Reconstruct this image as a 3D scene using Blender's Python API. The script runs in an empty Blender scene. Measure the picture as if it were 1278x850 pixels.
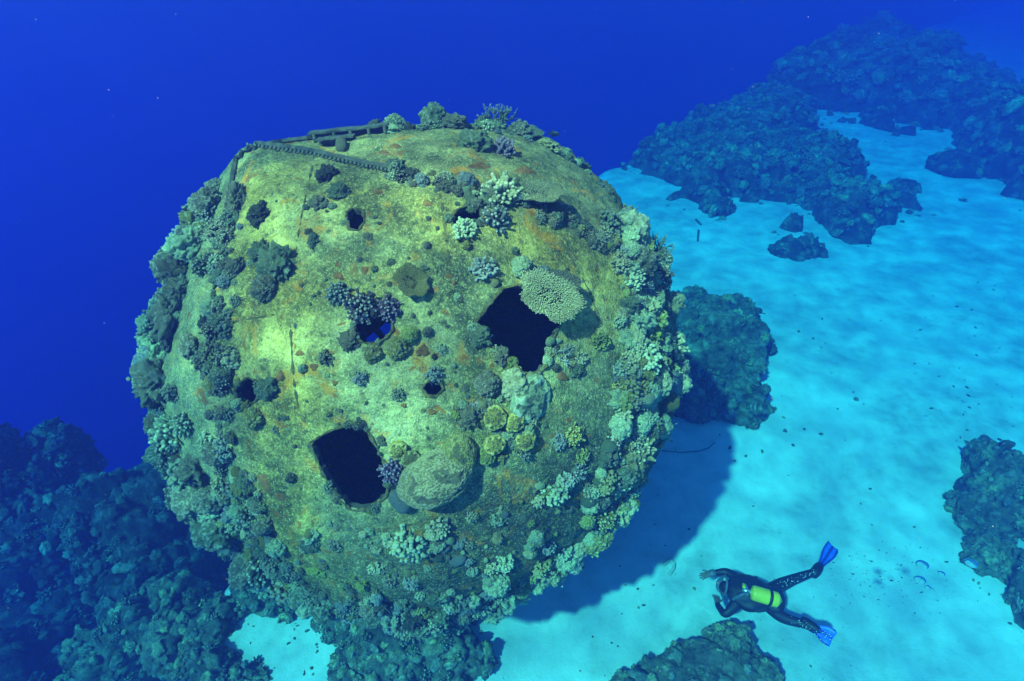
import bpy, bmesh, math, random
import numpy as np
from mathutils import Vector, Matrix
from mathutils.bvhtree import BVHTree

S = bpy.context.scene
COL = S.collection
rng = np.random.default_rng(7)
random.seed(7)

# ------------------------------------------------------------------ camera
W, H, F = 1278., 850., 710.
PITCH = math.radians(35)
CAM = np.array([0., 0., 8.])
RX = np.array([1., 0., 0.])
UP = np.array([0., math.sin(PITCH), math.cos(PITCH)])
FW = np.array([0., math.cos(PITCH), -math.sin(PITCH)])
GZ = 0.8                                        # level of the sand
cam = bpy.data.cameras.new('camera')
cam.sensor_width = 36.; cam.lens = 36. * F / W
cam.clip_start = .05; cam.clip_end = 600
camo = bpy.data.objects.new('camera', cam); COL.objects.link(camo)
camo.location = CAM; camo.rotation_euler = (math.pi/2 - PITCH, 0, 0)
S.camera = camo

# ------------------------------------------------------------------ light
SUN_DIR = np.array([-.43, -.48, .77]); SUN_DIR /= np.linalg.norm(SUN_DIR)
EXPOSURE = 2.72
wd = bpy.data.worlds.new('World'); S.world = wd; wd.use_nodes = True
nt = wd.node_tree
bg = nt.nodes['Background']; bg.inputs['Strength'].default_value = .09
sk = nt.nodes.new('ShaderNodeTexSky'); sk.sky_type = 'NISHITA'; sk.sun_disc = False
sk.sun_elevation = math.asin(SUN_DIR[2]); sk.sun_rotation = math.atan2(SUN_DIR[0], SUN_DIR[1])
nt.links.new(sk.outputs[0], bg.inputs[0])
sl = bpy.data.lights.new('sun', 'SUN'); sl.energy = 5.0; sl.angle = math.radians(1.6); sl.color = (1., .90, .74)
so = bpy.data.objects.new('sun', sl); COL.objects.link(so)
so.rotation_euler = Vector(SUN_DIR).to_track_quat('Z', 'Y').to_euler()
S.view_settings.view_transform = 'Standard'; S.view_settings.look = 'None'
S.view_settings.exposure = EXPOSURE; S.view_settings.gamma = 1
S.render.engine = 'CYCLES'
S.cycles.use_denoising = True
S.cycles.max_bounces = 6; S.cycles.diffuse_bounces = 3; S.cycles.volume_bounces = 4
S.cycles.transparent_max_bounces = 8

# ------------------------------------------------------------------ maths helpers
def ray(x, y):
    d = RX*(x-W/2)/F - UP*(y-H/2)/F + FW
    return d/np.linalg.norm(d)
def at(x, y, d): return CAM + ray(x, y)*d
def gp(x, y, z=GZ):
    d = ray(x, y); return CAM + d*((z-CAM[2])/d[2])
def proj(p):
    q = np.asarray(p)-CAM; z = q@FW; z = np.where(np.abs(z) < 1e-6, 1e-6, z)
    return np.stack([W/2+F*(q@RX)/z, H/2-F*(q@UP)/z], -1)
def nrm(v): return v/np.maximum(np.linalg.norm(v, axis=-1, keepdims=True), 1e-9)
_P = rng.permutation(65536).astype(np.int64)
_G = nrm(rng.normal(size=(65536, 3)))
_R = rng.random((65536, 3))
def _h(i, s): return _P[(_P[(_P[(i[..., 0]+s*131) & 65535]+i[..., 1]) & 65535]+i[..., 2]) & 65535]
def noise(p, s=0):
    i = np.floor(p).astype(np.int64); f = p-i; u = f*f*f*(f*(f*6-15)+10); out = 0
    for dx in (0, 1):
        for dy in (0, 1):
            for dz in (0, 1):
                o = np.array([dx, dy, dz]); g = _G[_h(i+o, s)]
                w = np.prod(np.where(o == 1, u, 1-u), -1)
                out = out+w*((f-o)*g).sum(-1)
    return out*1.6
def fbm(p, n=4, s=0, g=.5):
    return sum(noise(p*2**k+k*17.3, s+k)*g**k for k in range(n))
def puffs(p, s=0):                                # rounded bumps with creases between them
    i = np.floor(p).astype(np.int64); best = np.full(p.shape[:-1], 9.)
    for dx in (-1, 0, 1):
        for dy in (-1, 0, 1):
            for dz in (-1, 0, 1):
                c = i+np.array([dx, dy, dz]); q = c+_R[_h(c, s)]
                best = np.minimum(best, ((q-p)**2).sum(-1))
    return 1-np.minimum(best, 1.2)
def in_poly(pts, poly):
    x, y = pts[:, 0], pts[:, 1]; r = np.zeros(len(pts), bool); n = len(poly)
    for k in range(n):
        (x1, y1), (x2, y2) = poly[k], poly[(k+1) % n]
        c = (y1 > y) != (y2 > y)
        r ^= c & (x < (x2-x1)*(y-y1)/((y2-y1) if y2 != y1 else 1e-9)+x1)
    return r
def seg_near(pts, poly, closed=True):
    n = len(poly); bd = np.full(len(pts), 1e9); bp = np.zeros((len(pts), 2)); side = np.zeros(len(pts))
    for k in range(n if closed else n-1):
        a = np.array(poly[k], float); b = np.array(poly[(k+1) % n], float); ab = b-a
        t = np.clip(((pts-a)@ab)/(ab@ab), 0, 1); q = a+t[:, None]*ab; d = np.hypot(*(pts-q).T)
        m = d < bd; bd[m] = d[m]; bp[m] = q[m]
        cr = ab[0]*(pts[:, 1]-a[1])-ab[1]*(pts[:, 0]-a[0]); side[m] = np.sign(cr[m])
    return bd, bp, side
def along(poly, step):
    poly = np.array(poly, float); out = []
    for a, b in zip(poly[:-1], poly[1:]):
        n = max(1, int(np.linalg.norm(b-a)/step))
        out += [a+(b-a)*k/n for k in range(n)]
    return np.array(out+[poly[-1]])
def sstep(a, b, x):
    t = np.clip((x-a)/(b-a), 0, 1); return t*t*(3-2*t)

# ------------------------------------------------------------------ mesh helpers
class MB:
    def __init__(s): s.v = []; s.f = []; s.a = []; s.n = 0
    def add(s, V, T, a=None):
        V = np.asarray(V, float); T = np.asarray(T, np.int64)
        s.v.append(V); s.f.append(T+s.n); s.n += len(V)
        s.a.append(np.zeros(len(V)) if a is None else np.broadcast_to(np.asarray(a, float), (len(V),)))
    def arr(s): return np.concatenate(s.v), np.concatenate(s.f), np.concatenate(s.a)
    def mesh(s, name, mats=(), smooth=True):
        V, T, A = s.arr(); return mesh_np(name, V, T, mats, A, smooth)
def mesh_np(name, V, T, mats=(), A=None, smooth=True):
    me = bpy.data.meshes.new(name)
    me.vertices.add(len(V)); me.vertices.foreach_set('co', np.ascontiguousarray(V, np.float32).ravel())
    me.loops.add(len(T)*3); me.loops.foreach_set('vertex_index', np.ascontiguousarray(T, np.int32).ravel())
    me.polygons.add(len(T)); me.polygons.foreach_set('loop_start', np.arange(len(T), dtype=np.int32)*3)
    me.polygons.foreach_set('loop_total', np.full(len(T), 3, np.int32))
    me.polygons.foreach_set('use_smooth', np.full(len(T), smooth))
    if A is not None:
        at_ = me.attributes.new('tip', 'FLOAT', 'POINT'); at_.data.foreach_set('value', np.ascontiguousarray(A, np.float32))
    me.update(calc_edges=True); me.validate()
    for m in (mats if isinstance(mats, (list, tuple)) else [mats]): me.materials.append(m)
    return me
def link(name, me, parent=None, **props):
    o = bpy.data.objects.new(name, me); COL.objects.link(o)
    if parent is not None: o.parent = parent
    for k, v in props.items():
        if v is not None: o[k] = v
    return o
_ico = {}
def ico(n):
    if n not in _ico:
        b = bmesh.new(); bmesh.ops.create_icosphere(b, subdivisions=n, radius=1)
        V = np.array([v.co[:] for v in b.verts]); T = np.array([[v.index for v in f.verts] for f in b.faces]); b.free()
        _ico[n] = (nrm(V), T)
    return _ico[n]
def basis(n):
    n = np.asarray(n, float); n = n/np.linalg.norm(n)
    a = np.array([0, 0, 1.]) if abs(n[2]) < .9 else np.array([1., 0, 0])
    x = np.cross(a, n); x /= np.linalg.norm(x); return np.stack([x, np.cross(n, x), n], 1)   # columns
def tube(mb, pts, rad, n=6, a0=0., a1=0., cap=True, flat=1.):
    pts = np.asarray(pts, float); m = len(pts); rad = np.broadcast_to(np.asarray(rad, float), (m,))
    t = np.gradient(pts, axis=0); t = nrm(t); B = basis(t[0]); x = B[:, 0]
    V = []; A = []
    th = np.arange(n)*2*math.pi/n
    for k in range(m):
        x = x-t[k]*(x@t[k]); x /= max(np.linalg.norm(x), 1e-9); y = np.cross(t[k], x)
        V.append(pts[k]+rad[k]*(np.cos(th)[:, None]*x+flat*np.sin(th)[:, None]*y)); A += [a0+(a1-a0)*k/(m-1)]*n
    V = np.concatenate(V); T = []
    for k in range(m-1):
        for j in range(n):
            p, q = k*n+j, k*n+(j+1) % n; T += [(p, q, q+n), (p, q+n, p+n)]
    if cap:
        e = len(V); V = np.vstack([V, pts[-1]+t[-1]*rad[-1]*.7, pts[0]-t[0]*rad[0]*.4]); A += [a1, a0]
        for j in range(n):
            T.append(((m-1)*n+j, (m-1)*n+(j+1) % n, e)); T.append(((j+1) % n, j, e+1))
    mb.add(V, T, A)
def box(mb, c, X, Y, Z):
    c, X, Y, Z = (np.asarray(q, float) for q in (c, X, Y, Z))
    V = [c+a*X+b*Y+d*Z for a in (-1, 1) for b in (-1, 1) for d in (-1, 1)]
    Q = [(0, 1, 3, 2), (4, 6, 7, 5), (0, 4, 5, 1), (2, 3, 7, 6), (0, 2, 6, 4), (1, 5, 7, 3)]
    mb.add(V, [t for q in Q for t in ((q[0], q[1], q[2]), (q[0], q[2], q[3]))])

# ------------------------------------------------------------------ materials
def mat(name):
    m = bpy.data.materials.new(name); m.use_nodes = True
    t = m.node_tree; b = t.nodes['Principled BSDF']
    return m, t, b
def N(t, kind, **kw):
    n = t.nodes.new('ShaderNode'+kind)
    for k, v in kw.items():
        if k in n.inputs: n.inputs[k].default_value = v
        else: setattr(n, k, v)
    return n
def ramp(t, fac, stops):
    r = t.nodes.new('ShaderNodeValToRGB'); e = r.color_ramp.elements
    while len(e) < len(stops): e.new(.5)
    for q, (p, c) in zip(e, stops): q.position = p; q.color = (*c, 1) if len(c) == 3 else c
    t.links.new(fac, r.inputs[0]); return r.outputs[0]
def mixc(t, fac, a, b, mode='MIX'):
    m = t.nodes.new('ShaderNodeMix'); m.data_type = 'RGBA'; m.blend_type = mode
    for sock, v in ((m.inputs[0], fac), (m.inputs[6], a), (m.inputs[7], b)):
        if isinstance(v, (int, float)): sock.default_value = v
        elif isinstance(v, tuple): sock.default_value = (*v, 1)
        else: t.links.new(v, sock)
    return m.outputs[2]
def mth(t, op, a, b=None):
    m = t.nodes.new('ShaderNodeMath'); m.operation = op
    for s_, v in zip(m.inputs, (a, b)):
        if v is None: continue
        if isinstance(v, (int, float)): s_.default_value = v
        else: t.links.new(v, s_)
    return m.outputs[0]
def noisen(t, scale, detail=4, rough=.55, dist=0., co=None, out=0):
    n = N(t, 'TexNoise', Scale=scale, Detail=detail, Roughness=rough, Distortion=dist)
    if co is not None: t.links.new(co, n.inputs['Vector'])
    return n.outputs[out]
def objco(t): return t.nodes.new('ShaderNodeTexCoord').outputs['Object']
def bump(t, b, h, s=.5, d=.02):
    n = N(t, 'Bump', Strength=s, Distance=d); t.links.new(h, n.inputs['Height']); t.links.new(n.outputs[0], b.inputs['Normal'])

def simple(name, col, rough=.6, var=.25, scale=8, bs=.3, metal=0.):
    m, t, b = mat(name); co = objco(t); n = noisen(t, scale, 5, .6, 0, co)
    c = ramp(t, n, [(.3, tuple(q*(1-var) for q in col)), (.7, tuple(min(1, q*(1+var)) for q in col))])
    t.links.new(c, b.inputs['Base Color']); b.inputs['Roughness'].default_value = rough; b.inputs['Metallic'].default_value = metal
    bump(t, b, noisen(t, scale*6, 4, .6, 0, co), bs, .01)
    return m

def hull_material():
    m, t, b = mat('encrusted_steel'); co = objco(t)
    zn = t.nodes.new('ShaderNodeAttribute'); zn.attribute_name = 'zone'
    zs = t.nodes.new('ShaderNodeSeparateXYZ'); t.links.new(zn.outputs['Vector'], zs.inputs[0])
    n1 = noisen(t, .85, 7, .66, .35, co); n2 = noisen(t, 5.0, 6, .7, .3, co); n3 = noisen(t, 30, 3, .65, 0, co); n4 = noisen(t, 13, 5, .75, .2, co); n5 = noisen(t, 75, 2, .6, 0, co)
    f = mth(t, 'ADD', mth(t, 'MULTIPLY', n1, .60), mth(t, 'ADD', mth(t, 'MULTIPLY', n2, .28), mth(t, 'MULTIPLY', n3, .12)))
    c = ramp(t, f, [(.38, (.035, .032, .014)), (.45, (.14, .11, .028)), (.505, (.34, .25, .05)), (.57, (.62, .46, .085)), (.67, (.82, .72, .30))])
    lg = ramp(t, noisen(t, .55, 4, .55, .6, co), [(.38, (0, 0, 0)), (.56, (1, 1, 1))])
    grn = ramp(t, f, [(.39, (.030, .042, .026)), (.50, (.16, .18, .085)), (.62, (.48, .48, .24))])
    c = mixc(t, mth(t, 'MULTIPLY', lg, .8), c, grn)
    # sediment-dusted top plate, streaked left plate, underside painted darker as shade
    mp = N(t, 'Mapping'); mp.inputs['Scale'].default_value = (5., 5., .9); t.links.new(co, mp.inputs['Vector'])
    st = noisen(t, 1., 5, .65, .4, mp.outputs[0])
    topc = ramp(t, mth(t, 'ADD', mth(t, 'MULTIPLY', n2, .6), mth(t, 'MULTIPLY', n1, .4)), [(.38, (.06, .065, .035)), (.50, (.16, .145, .065)), (.62, (.32, .27, .12))])
    lefc = ramp(t, st, [(.36, (.07, .10, .06)), (.52, (.20, .22, .12)), (.66, (.34, .30, .11))])
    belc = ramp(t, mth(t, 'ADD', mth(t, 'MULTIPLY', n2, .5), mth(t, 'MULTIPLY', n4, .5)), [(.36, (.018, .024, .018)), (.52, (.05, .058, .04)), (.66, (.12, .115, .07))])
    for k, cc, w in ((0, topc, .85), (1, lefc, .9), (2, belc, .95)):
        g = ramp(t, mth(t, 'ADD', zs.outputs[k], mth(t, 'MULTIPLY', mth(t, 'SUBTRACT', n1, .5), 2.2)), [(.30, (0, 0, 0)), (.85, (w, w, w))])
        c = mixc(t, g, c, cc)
    sp = ramp(t, n3, [(.53, (0, 0, 0)), (.63, (1, 1, 1))])
    c = mixc(t, mth(t, 'MULTIPLY', sp, .38), c, mixc(t, .5, c, (.80, .72, .24)))
    sp2 = ramp(t, n5, [(.58, (0, 0, 0)), (.66, (1, 1, 1))])
    c = mixc(t, mth(t, 'MULTIPLY', sp2, .5), c, (.70, .62, .26))
    dk = ramp(t, n4, [(.33, (1, 1, 1)), (.46, (0, 0, 0))])
    c = mixc(t, mth(t, 'MULTIPLY', dk, .85), c, (.035, .045, .03))
    dk2 = ramp(t, n5, [(.33, (1, 1, 1)), (.42, (0, 0, 0))])
    c = mixc(t, mth(t, 'MULTIPLY', dk2, .6), c, (.04, .05, .03))
    r1 = ramp(t, noisen(t, 2.6, 5, .65, 1.0, co), [(.57, (0, 0, 0)), (.66, (1, 1, 1))])
    c = mixc(t, mth(t, 'MULTIPLY', r1, .6), c, (.60, .22, .012))
    r2 = ramp(t, noisen(t, 7.5, 4, .6, .6, co), [(.62, (0, 0, 0)), (.68, (1, 1, 1))])
    c = mixc(t, mth(t, 'MULTIPLY', r2, .85), c, (.26, .09, .012))
    t.links.new(c, b.inputs['Base Color']); b.inputs['Roughness'].default_value = .9; b.inputs['Specular IOR Level'].default_value = .2
    hgt = mth(t, 'ADD', n3, mth(t, 'ADD', mth(t, 'MULTIPLY', n5, .6), mth(t, 'MULTIPLY', n4, .8))); bump(t, b, hgt, .8, .022)
    return m
def coral_material():
    m, t, b = mat('coral_skin'); co = objco(t)
    oi = t.nodes.new('ShaderNodeObjectInfo')
    atn = t.nodes.new('ShaderNodeAttribute'); atn.attribute_name = 'tip'
    geo = t.nodes.new('ShaderNodeTexCoord').outputs['Object']
    n = noisen(t, 9, 5, .65, 0, geo)
    base = mixc(t, ramp(t, n, [(.35, (0, 0, 0)), (.7, (1, 1, 1))]), mixc(t, 1., oi.outputs['Color'], (.60, .58, .50), 'MULTIPLY'), oi.outputs['Color'])
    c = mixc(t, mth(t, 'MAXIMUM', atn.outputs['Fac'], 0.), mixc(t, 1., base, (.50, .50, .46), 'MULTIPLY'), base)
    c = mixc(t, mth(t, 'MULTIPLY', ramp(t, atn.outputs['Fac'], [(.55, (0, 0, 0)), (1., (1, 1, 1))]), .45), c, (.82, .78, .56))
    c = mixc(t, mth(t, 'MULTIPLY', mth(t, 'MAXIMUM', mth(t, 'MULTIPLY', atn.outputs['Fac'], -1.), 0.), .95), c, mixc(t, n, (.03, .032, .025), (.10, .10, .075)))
    t.links.new(c, b.inputs['Base Color']); b.inputs['Roughness'].default_value = .8
    bump(t, b, noisen(t, 26, 5, .75, 0, geo), .8, .03)
    return m
def reef_material(name, dark, mid, light, scale=1.):
    m, t, b = mat(name); co = objco(t)
    n = noisen(t, 2.2*scale, 6, .65, .3, co); n2 = noisen(t, 9*scale, 4, .6, 0, co)
    f = mth(t, 'ADD', mth(t, 'MULTIPLY', n, .6), mth(t, 'MULTIPLY', n2, .4))
    c = ramp(t, f, [(.38, dark), (.52, mid), (.66, light)])
    t.links.new(c, b.inputs['Base Color']); b.inputs['Roughness'].default_value = .9
    bump(t, b, mth(t, 'ADD', noisen(t, 30*scale, 5, .75, 0, co), noisen(t, 9*scale, 3, .6, 0, co)), 1., .07)
    return m
def growth_material(name, cols, tipc):
    m, t, b = mat(name); co = objco(t)
    at_ = t.nodes.new('ShaderNodeAttribute'); at_.attribute_name = 'tip'
    k = mth(t, 'DIVIDE', mth(t, 'FLOOR', at_.outputs['Fac']), 5.); tip = mth(t, 'FRACT', at_.outputs['Fac'])
    c = ramp(t, k, [(i/5+.001, q) for i, q in enumerate(cols)]); c.node.color_ramp.interpolation = 'CONSTANT'
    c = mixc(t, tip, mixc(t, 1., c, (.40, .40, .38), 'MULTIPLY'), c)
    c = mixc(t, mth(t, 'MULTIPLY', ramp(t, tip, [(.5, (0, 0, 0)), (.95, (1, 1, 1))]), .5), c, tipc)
    c = mixc(t, ramp(t, noisen(t, 14, 4, .7, 0, co), [(.35, (.7, .7, .7)), (.6, (0, 0, 0))]), c, (.04, .04, .03))
    t.links.new(c, b.inputs['Base Color']); b.inputs['Roughness'].default_value = .9
    bump(t, b, noisen(t, 40, 4, .7, 0, co), .8, .03); return m
def sand_material():
    m, t, b = mat('white_sand'); co = objco(t)
    n = noisen(t, .35, 6, .6, .5, co); n2 = noisen(t, 3.5, 5, .65, .2, co); n3 = noisen(t, 26, 4, .7, 0, co)
    f = mth(t, 'ADD', mth(t, 'MULTIPLY', n, .55), mth(t, 'MULTIPLY', n2, .45))
    c = ramp(t, f, [(.36, (.33, .38, .35)), (.47, (.46, .52, .48)), (.62, (.60, .65, .60))])
    sp = ramp(t, n3, [(.28, (1, 1, 1)), (.36, (0, 0, 0))])
    c = mixc(t, mth(t, 'MULTIPLY', sp, .5), c, (.24, .24, .2))
    # beyond the drop-off (z below the plateau) the slope is bare reef rock
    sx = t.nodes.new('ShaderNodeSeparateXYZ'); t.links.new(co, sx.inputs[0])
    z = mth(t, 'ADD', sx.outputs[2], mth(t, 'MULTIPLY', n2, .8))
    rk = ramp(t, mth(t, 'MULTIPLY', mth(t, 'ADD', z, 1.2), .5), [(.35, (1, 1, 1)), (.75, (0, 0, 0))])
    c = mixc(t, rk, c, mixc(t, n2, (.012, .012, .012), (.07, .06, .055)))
    t.links.new(c, b.inputs['Base Color']); b.inputs['Roughness'].default_value = .95
    wv = N(t, 'TexWave', Scale=1.6, Distortion=6., Detail=3.); t.links.new(co, wv.inputs['Vector'])
    hgt = mth(t, 'ADD', mth(t, 'MULTIPLY', wv.outputs['Fac'], .10), mth(t, 'ADD', n3, n2)); bump(t, b, hgt, .3, .04)
    return m

M = dict(
    hull=hull_material(), coral=coral_material(), sand=sand_material(),
    reef=reef_material('reef_rock', (.03, .03, .024), (.19, .175, .115), (.50, .46, .28)),
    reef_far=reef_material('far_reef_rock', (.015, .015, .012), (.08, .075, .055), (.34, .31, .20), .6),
    growth=growth_material('reef_growth', [(.22, .20, .13), (.40, .38, .22), (.58, .52, .25), (.30, .32, .26), (.16, .13, .12)], (.75, .70, .48)),
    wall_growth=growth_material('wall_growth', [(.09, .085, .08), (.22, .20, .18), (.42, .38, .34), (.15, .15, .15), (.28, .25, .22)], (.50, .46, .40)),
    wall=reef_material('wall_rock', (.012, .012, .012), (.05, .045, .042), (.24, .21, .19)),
    iron=simple('crusted_iron', (.075, .075, .055), .85, .5, 14, .9),
    crusted=reef_material('crusted_lip', (.07, .065, .03), (.30, .24, .07), (.52, .42, .14), 3.),
    rivet=simple('crusted_rivet', (.15, .15, .10), .85, .4, 20, .9),
    rust=simple('rust_crust', (.20, .085, .02), .9, .45, 22, .8),
    inside=simple('inner_iron', (.05, .045, .04), .9, .4, 5, .5),
    suit=simple('neoprene', (.008, .008, .012), .55, .3, 20, .2),
    skin=simple('skin', (.16, .11, .08), .5, .1, 20, .1),
    tank=simple('painted_tank', (.85, .58, .015), .35, .12, 15, .05),
    chrome=simple('valve_metal', (.6, .6, .6), .25, .1, 20, .05, .8),
    fin=simple('fin_blade', (.02, .14, .80), .4, .15, 12, .1),
    fin_dark=simple('fin_rib', (.01, .05, .35), .4, .15, 12, .1),
    grey=simple('grey_rubber', (.10, .11, .13), .5, .15, 12, .1),
    fish=simple('fish_skin', (.03, .03, .04), .4, .3, 20, .1),
    debris=simple('debris', (.10, .10, .075), .9, .4, 9, .4),
    speck=simple('pale_speck', (.75, .75, .7), .8, .1, 9, .1),
    pipe=simple('crusted_pipe', (.40, .40, .34), .8, .3, 12, .5),
)

# ------------------------------------------------------------------ the water: haze box and added dapple sheet
def water():
    mb = MB(); box(mb, (30, 60, -20.), (150, 0, 0), (0, 150, 0), (0, 0, 29.6))
    m = bpy.data.materials.new('sea_water'); m.use_nodes = True; t = m.node_tree; t.nodes.clear()
    o = t.nodes.new('ShaderNodeOutputMaterial'); v = t.nodes.new('ShaderNodeVolumePrincipled')
    D = .30
    ss = (.0050, .0068, .030); sa = (.205, .046, .0034)
    col = [s/D for s in ss]; ab = [max(0, 1-a/(D*(1-c)))**2 for a, c in zip(sa, col)]
    v.inputs['Color'].default_value = (*col, 1); v.inputs['Absorption Color'].default_value = (*ab, 1)
    v.inputs['Density'].default_value = D; v.inputs['Anisotropy'].default_value = .55
    t.links.new(v.outputs[0], o.inputs['Volume'])
    link('haze', mb.mesh('haze', m, False), kind='stuff')
    # unseen sheet added above the camera: its painted pattern tints and dapples the daylight
    n = 60; xs = np.linspace(-130, 170, n); X, Y = np.meshgrid(xs, xs+30)
    Z = 10.0+.12*noise(np.stack([X*.4, Y*.4, X*0], -1).reshape(-1, 3), 3).reshape(X.shape)
    V = np.stack([X, Y, Z], -1).reshape(-1, 3); T = []
    for j in range(n-1):
        for i in range(n-1):
            p = j*n+i; T += [(p, p+1, p+n+1), (p, p+n+1, p+n)]
    m = bpy.data.materials.new('dapple_sheet'); m.use_nodes = True; t = m.node_tree; t.nodes.clear()
    o = t.nodes.new('ShaderNodeOutputMaterial'); tr = t.nodes.new('ShaderNodeBsdfTransparent')
    co = objco(t)
    a = noisen(t, .85, 3, .5, 1.4, co); bn = noisen(t, 3.1, 2, .5, 1.8, co)
    f1 = ramp(t, mth(t, 'ABSOLUTE', mth(t, 'SUBTRACT', a, .5)), [(0., (1, 1, 1)), (.07, (.22, .22, .22)), (.3, (0, 0, 0))])
    f2 = ramp(t, mth(t, 'ABSOLUTE', mth(t, 'SUBTRACT', bn, .5)), [(0., (1, 1, 1)), (.06, (.28, .28, .28)), (.3, (0, 0, 0))])
    f = mth(t, 'ADD', mth(t, 'MULTIPLY', f1, .55), mth(t, 'MULTIPLY', f2, .5))
    c = mixc(t, f, (.14, .092, .063), (.97, .63, .44))  # light patches and warm tint of the sun, painted into the transparency
    t.links.new(c, tr.inputs[0]); t.links.new(tr.outputs[0], o.inputs['Surface'])
    link('dapple_sheet', mesh_np('dapple_sheet', V, np.array(T), m), kind='structure')
water()

# ------------------------------------------------------------------ the seabed
EDGE = [(-7.0, -30.), (-4.9, 0.), (-4.1, 3.), (-3.7, 4.5), (-3.4, 7.5), (-.6, 14.5), (3.6, 22.), (13., 35.), (27., 50.), (60., 85.), (140., 160.)]
def ground_z(x, y):
    p = np.stack([x, y], -1); d, _, s = seg_near(p, EDGE, False)
    d = np.where(s > 0, d, -d)                       # beyond the edge is positive
    q = np.stack([x, y, x*0], -1)
    d = d+.9*noise(q*.35, 5)
    drop = np.where(d > -.6, (d+.6)**2/(d+1.8)*2.1, 0)
    z = GZ-np.minimum(drop, 34)
    flat = sstep(1.2, 0, d)
    z = z+flat*(.10*noise(q*.22, 6)+.035*noise(q*.9, 7)+.012*noise(q*3, 8))
    rough = sstep(.3, 2.5, d)
    z = z+rough*(.9*puffs(q*.5+z[:, None]*np.array([0, 0, .5]), 9)+.35*puffs(q*1.6, 10)+1.2*noise(q*.16, 11))
    return z
def seabed():
    n = 420
    u = np.linspace(-1, 1, n); s = np.sinh(u*3.6)/math.sinh(3.6)
    X, Y = np.meshgrid(-1+s*115+np.where(s > 0, 15*s, 0), 7+s*110+np.where(s > 0, 30*s, 0))
    x, y = X.ravel(), Y.ravel(); V = np.stack([x, y, ground_z(x, y)], -1)
    j, i = np.meshgrid(np.arange(n-1), np.arange(n-1), indexing='ij'); p = (j*n+i).ravel()
    T = np.concatenate([np.stack([p, p+1, p+n+1], -1), np.stack([p, p+n+1, p+n], -1)])
    link('seabed', mesh_np('seabed', V, T, M['sand']), kind='structure')
seabed()
def gz(x, y): return float(ground_z(np.array([x]), np.array([y]))[0])

# ------------------------------------------------------------------ the wreck
HC = np.array([-1.33956908, 5.86077732, 3.51593445])
HS = np.array([[-.876, 6.492, 2.846, 4.069], [-1.46, 5.405, 1.211, 5.332], [.569, 6.753, 2.795, 4.956], [-1.1, 5.562, 4.031, 2.98]])
COR = np.array([0.0267, 0.0198, 0.0074, -0.0032, -0.0135, -0.0213, -0.0319, -0.035, -0.0349, -0.0339, -0.0276, -0.0243, -0.0188, -0.0104, -0.0037, 0.0062, 0.0117, 0.0208, 0.0302, 0.0239, 0.0139, 0.0028, -0.0027, -0.0081, -0.0108, -0.0126, -0.0115, -0.0057, -0.0041, -0.0011, 0.0046, 0.0057, 0.0086, 0.0065, 0.0046, 0.0036, 0.0003, -0.0017, -0.004, -0.0055, -0.0111, -0.0146, -0.022, -0.0224, -0.0155, -0.0016, 0.0118, 0.0244, 0.0257, 0.0218, 0.013, 0.0008, -0.011, -0.0239, -0.033, -0.0407, -0.0477, -0.0512, -0.0463, -0.0301, 0.0006, 0.0287, 0.0098, -0.0076, -0.0135, -0.0142, -0.0101, -0.0026, 0.0046, 0.0104, 0.0189, 0.0235])
hw = nrm(CAM-HC); hu = np.cross(UP, hw); hu /= np.linalg.norm(hu); hv = np.cross(hw, hu)
def smin(a, b, k):
    h = np.maximum(k-np.abs(a-b), 0)/k; return np.minimum(a, b)-h*h*k*.25
def hull_points(D):
    r = []
    for s in HS:
        c = s[:3]-HC; b = D@c; r.append(b+np.sqrt(np.maximum(b*b-c@c+s[3]**2, 1e-4)))
    rm = smin(smin(r[0], r[3], .9), smin(r[1], r[2], .1), .12)
    phi = np.arctan2(D@hv, D@hu); sn = np.sqrt(np.maximum(1-(D@hw)**2, 0))
    ctr = (np.arange(72)+.5)/72*2*math.pi-math.pi
    g = np.interp(phi, np.r_[ctr[-1]-2*math.pi, ctr, ctr[0]+2*math.pi], np.r_[COR[-1], COR, COR[0]])
    hull_points.zone = (sstep(.14, -.14, r[1]-np.minimum(np.minimum(r[0], r[3]), r[2])), sstep(.16, -.14, r[2]-np.minimum(np.minimum(r[0], r[3]), r[1])))
    return HC+D*(rm*(1+g*sn**1.5))[:, None]
HOLES = [
    [(593, 404), (603, 392), (628, 361), (645, 357), (672, 362), (700, 372), (704, 395), (690, 420), (684, 440), (680, 456), (668, 467), (652, 464), (640, 450), (622, 437), (606, 425)],
    [(388, 553), (410, 540), (438, 529), (455, 533), (470, 560), (486, 592), (482, 618), (462, 633), (440, 636), (424, 622), (404, 590)],
    [(440, 408), (448, 396), (462, 390), (478, 393), (488, 402), (489, 412), (482, 420), (470, 428), (455, 427), (443, 420)],
    [(563, 272), (572, 262), (586, 257), (598, 260), (602, 270), (596, 278), (580, 281), (566, 281)],
    [(294, 490), (299, 478), (310, 472), (322, 478), (325, 490), (318, 500), (305, 506), (297, 500)],
    [(528, 484), (536, 476), (549, 477), (552, 486), (544, 494), (533, 493)],
    [(433, 266), (442, 261), (452, 264), (454, 276), (447, 287), (436, 285)],
]
BACK = [[(455, 423), (468, 413), (475, 422), (464, 430)], [(473, 409), (481, 402), (491, 404), (490, 414), (480, 420)]]
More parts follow.
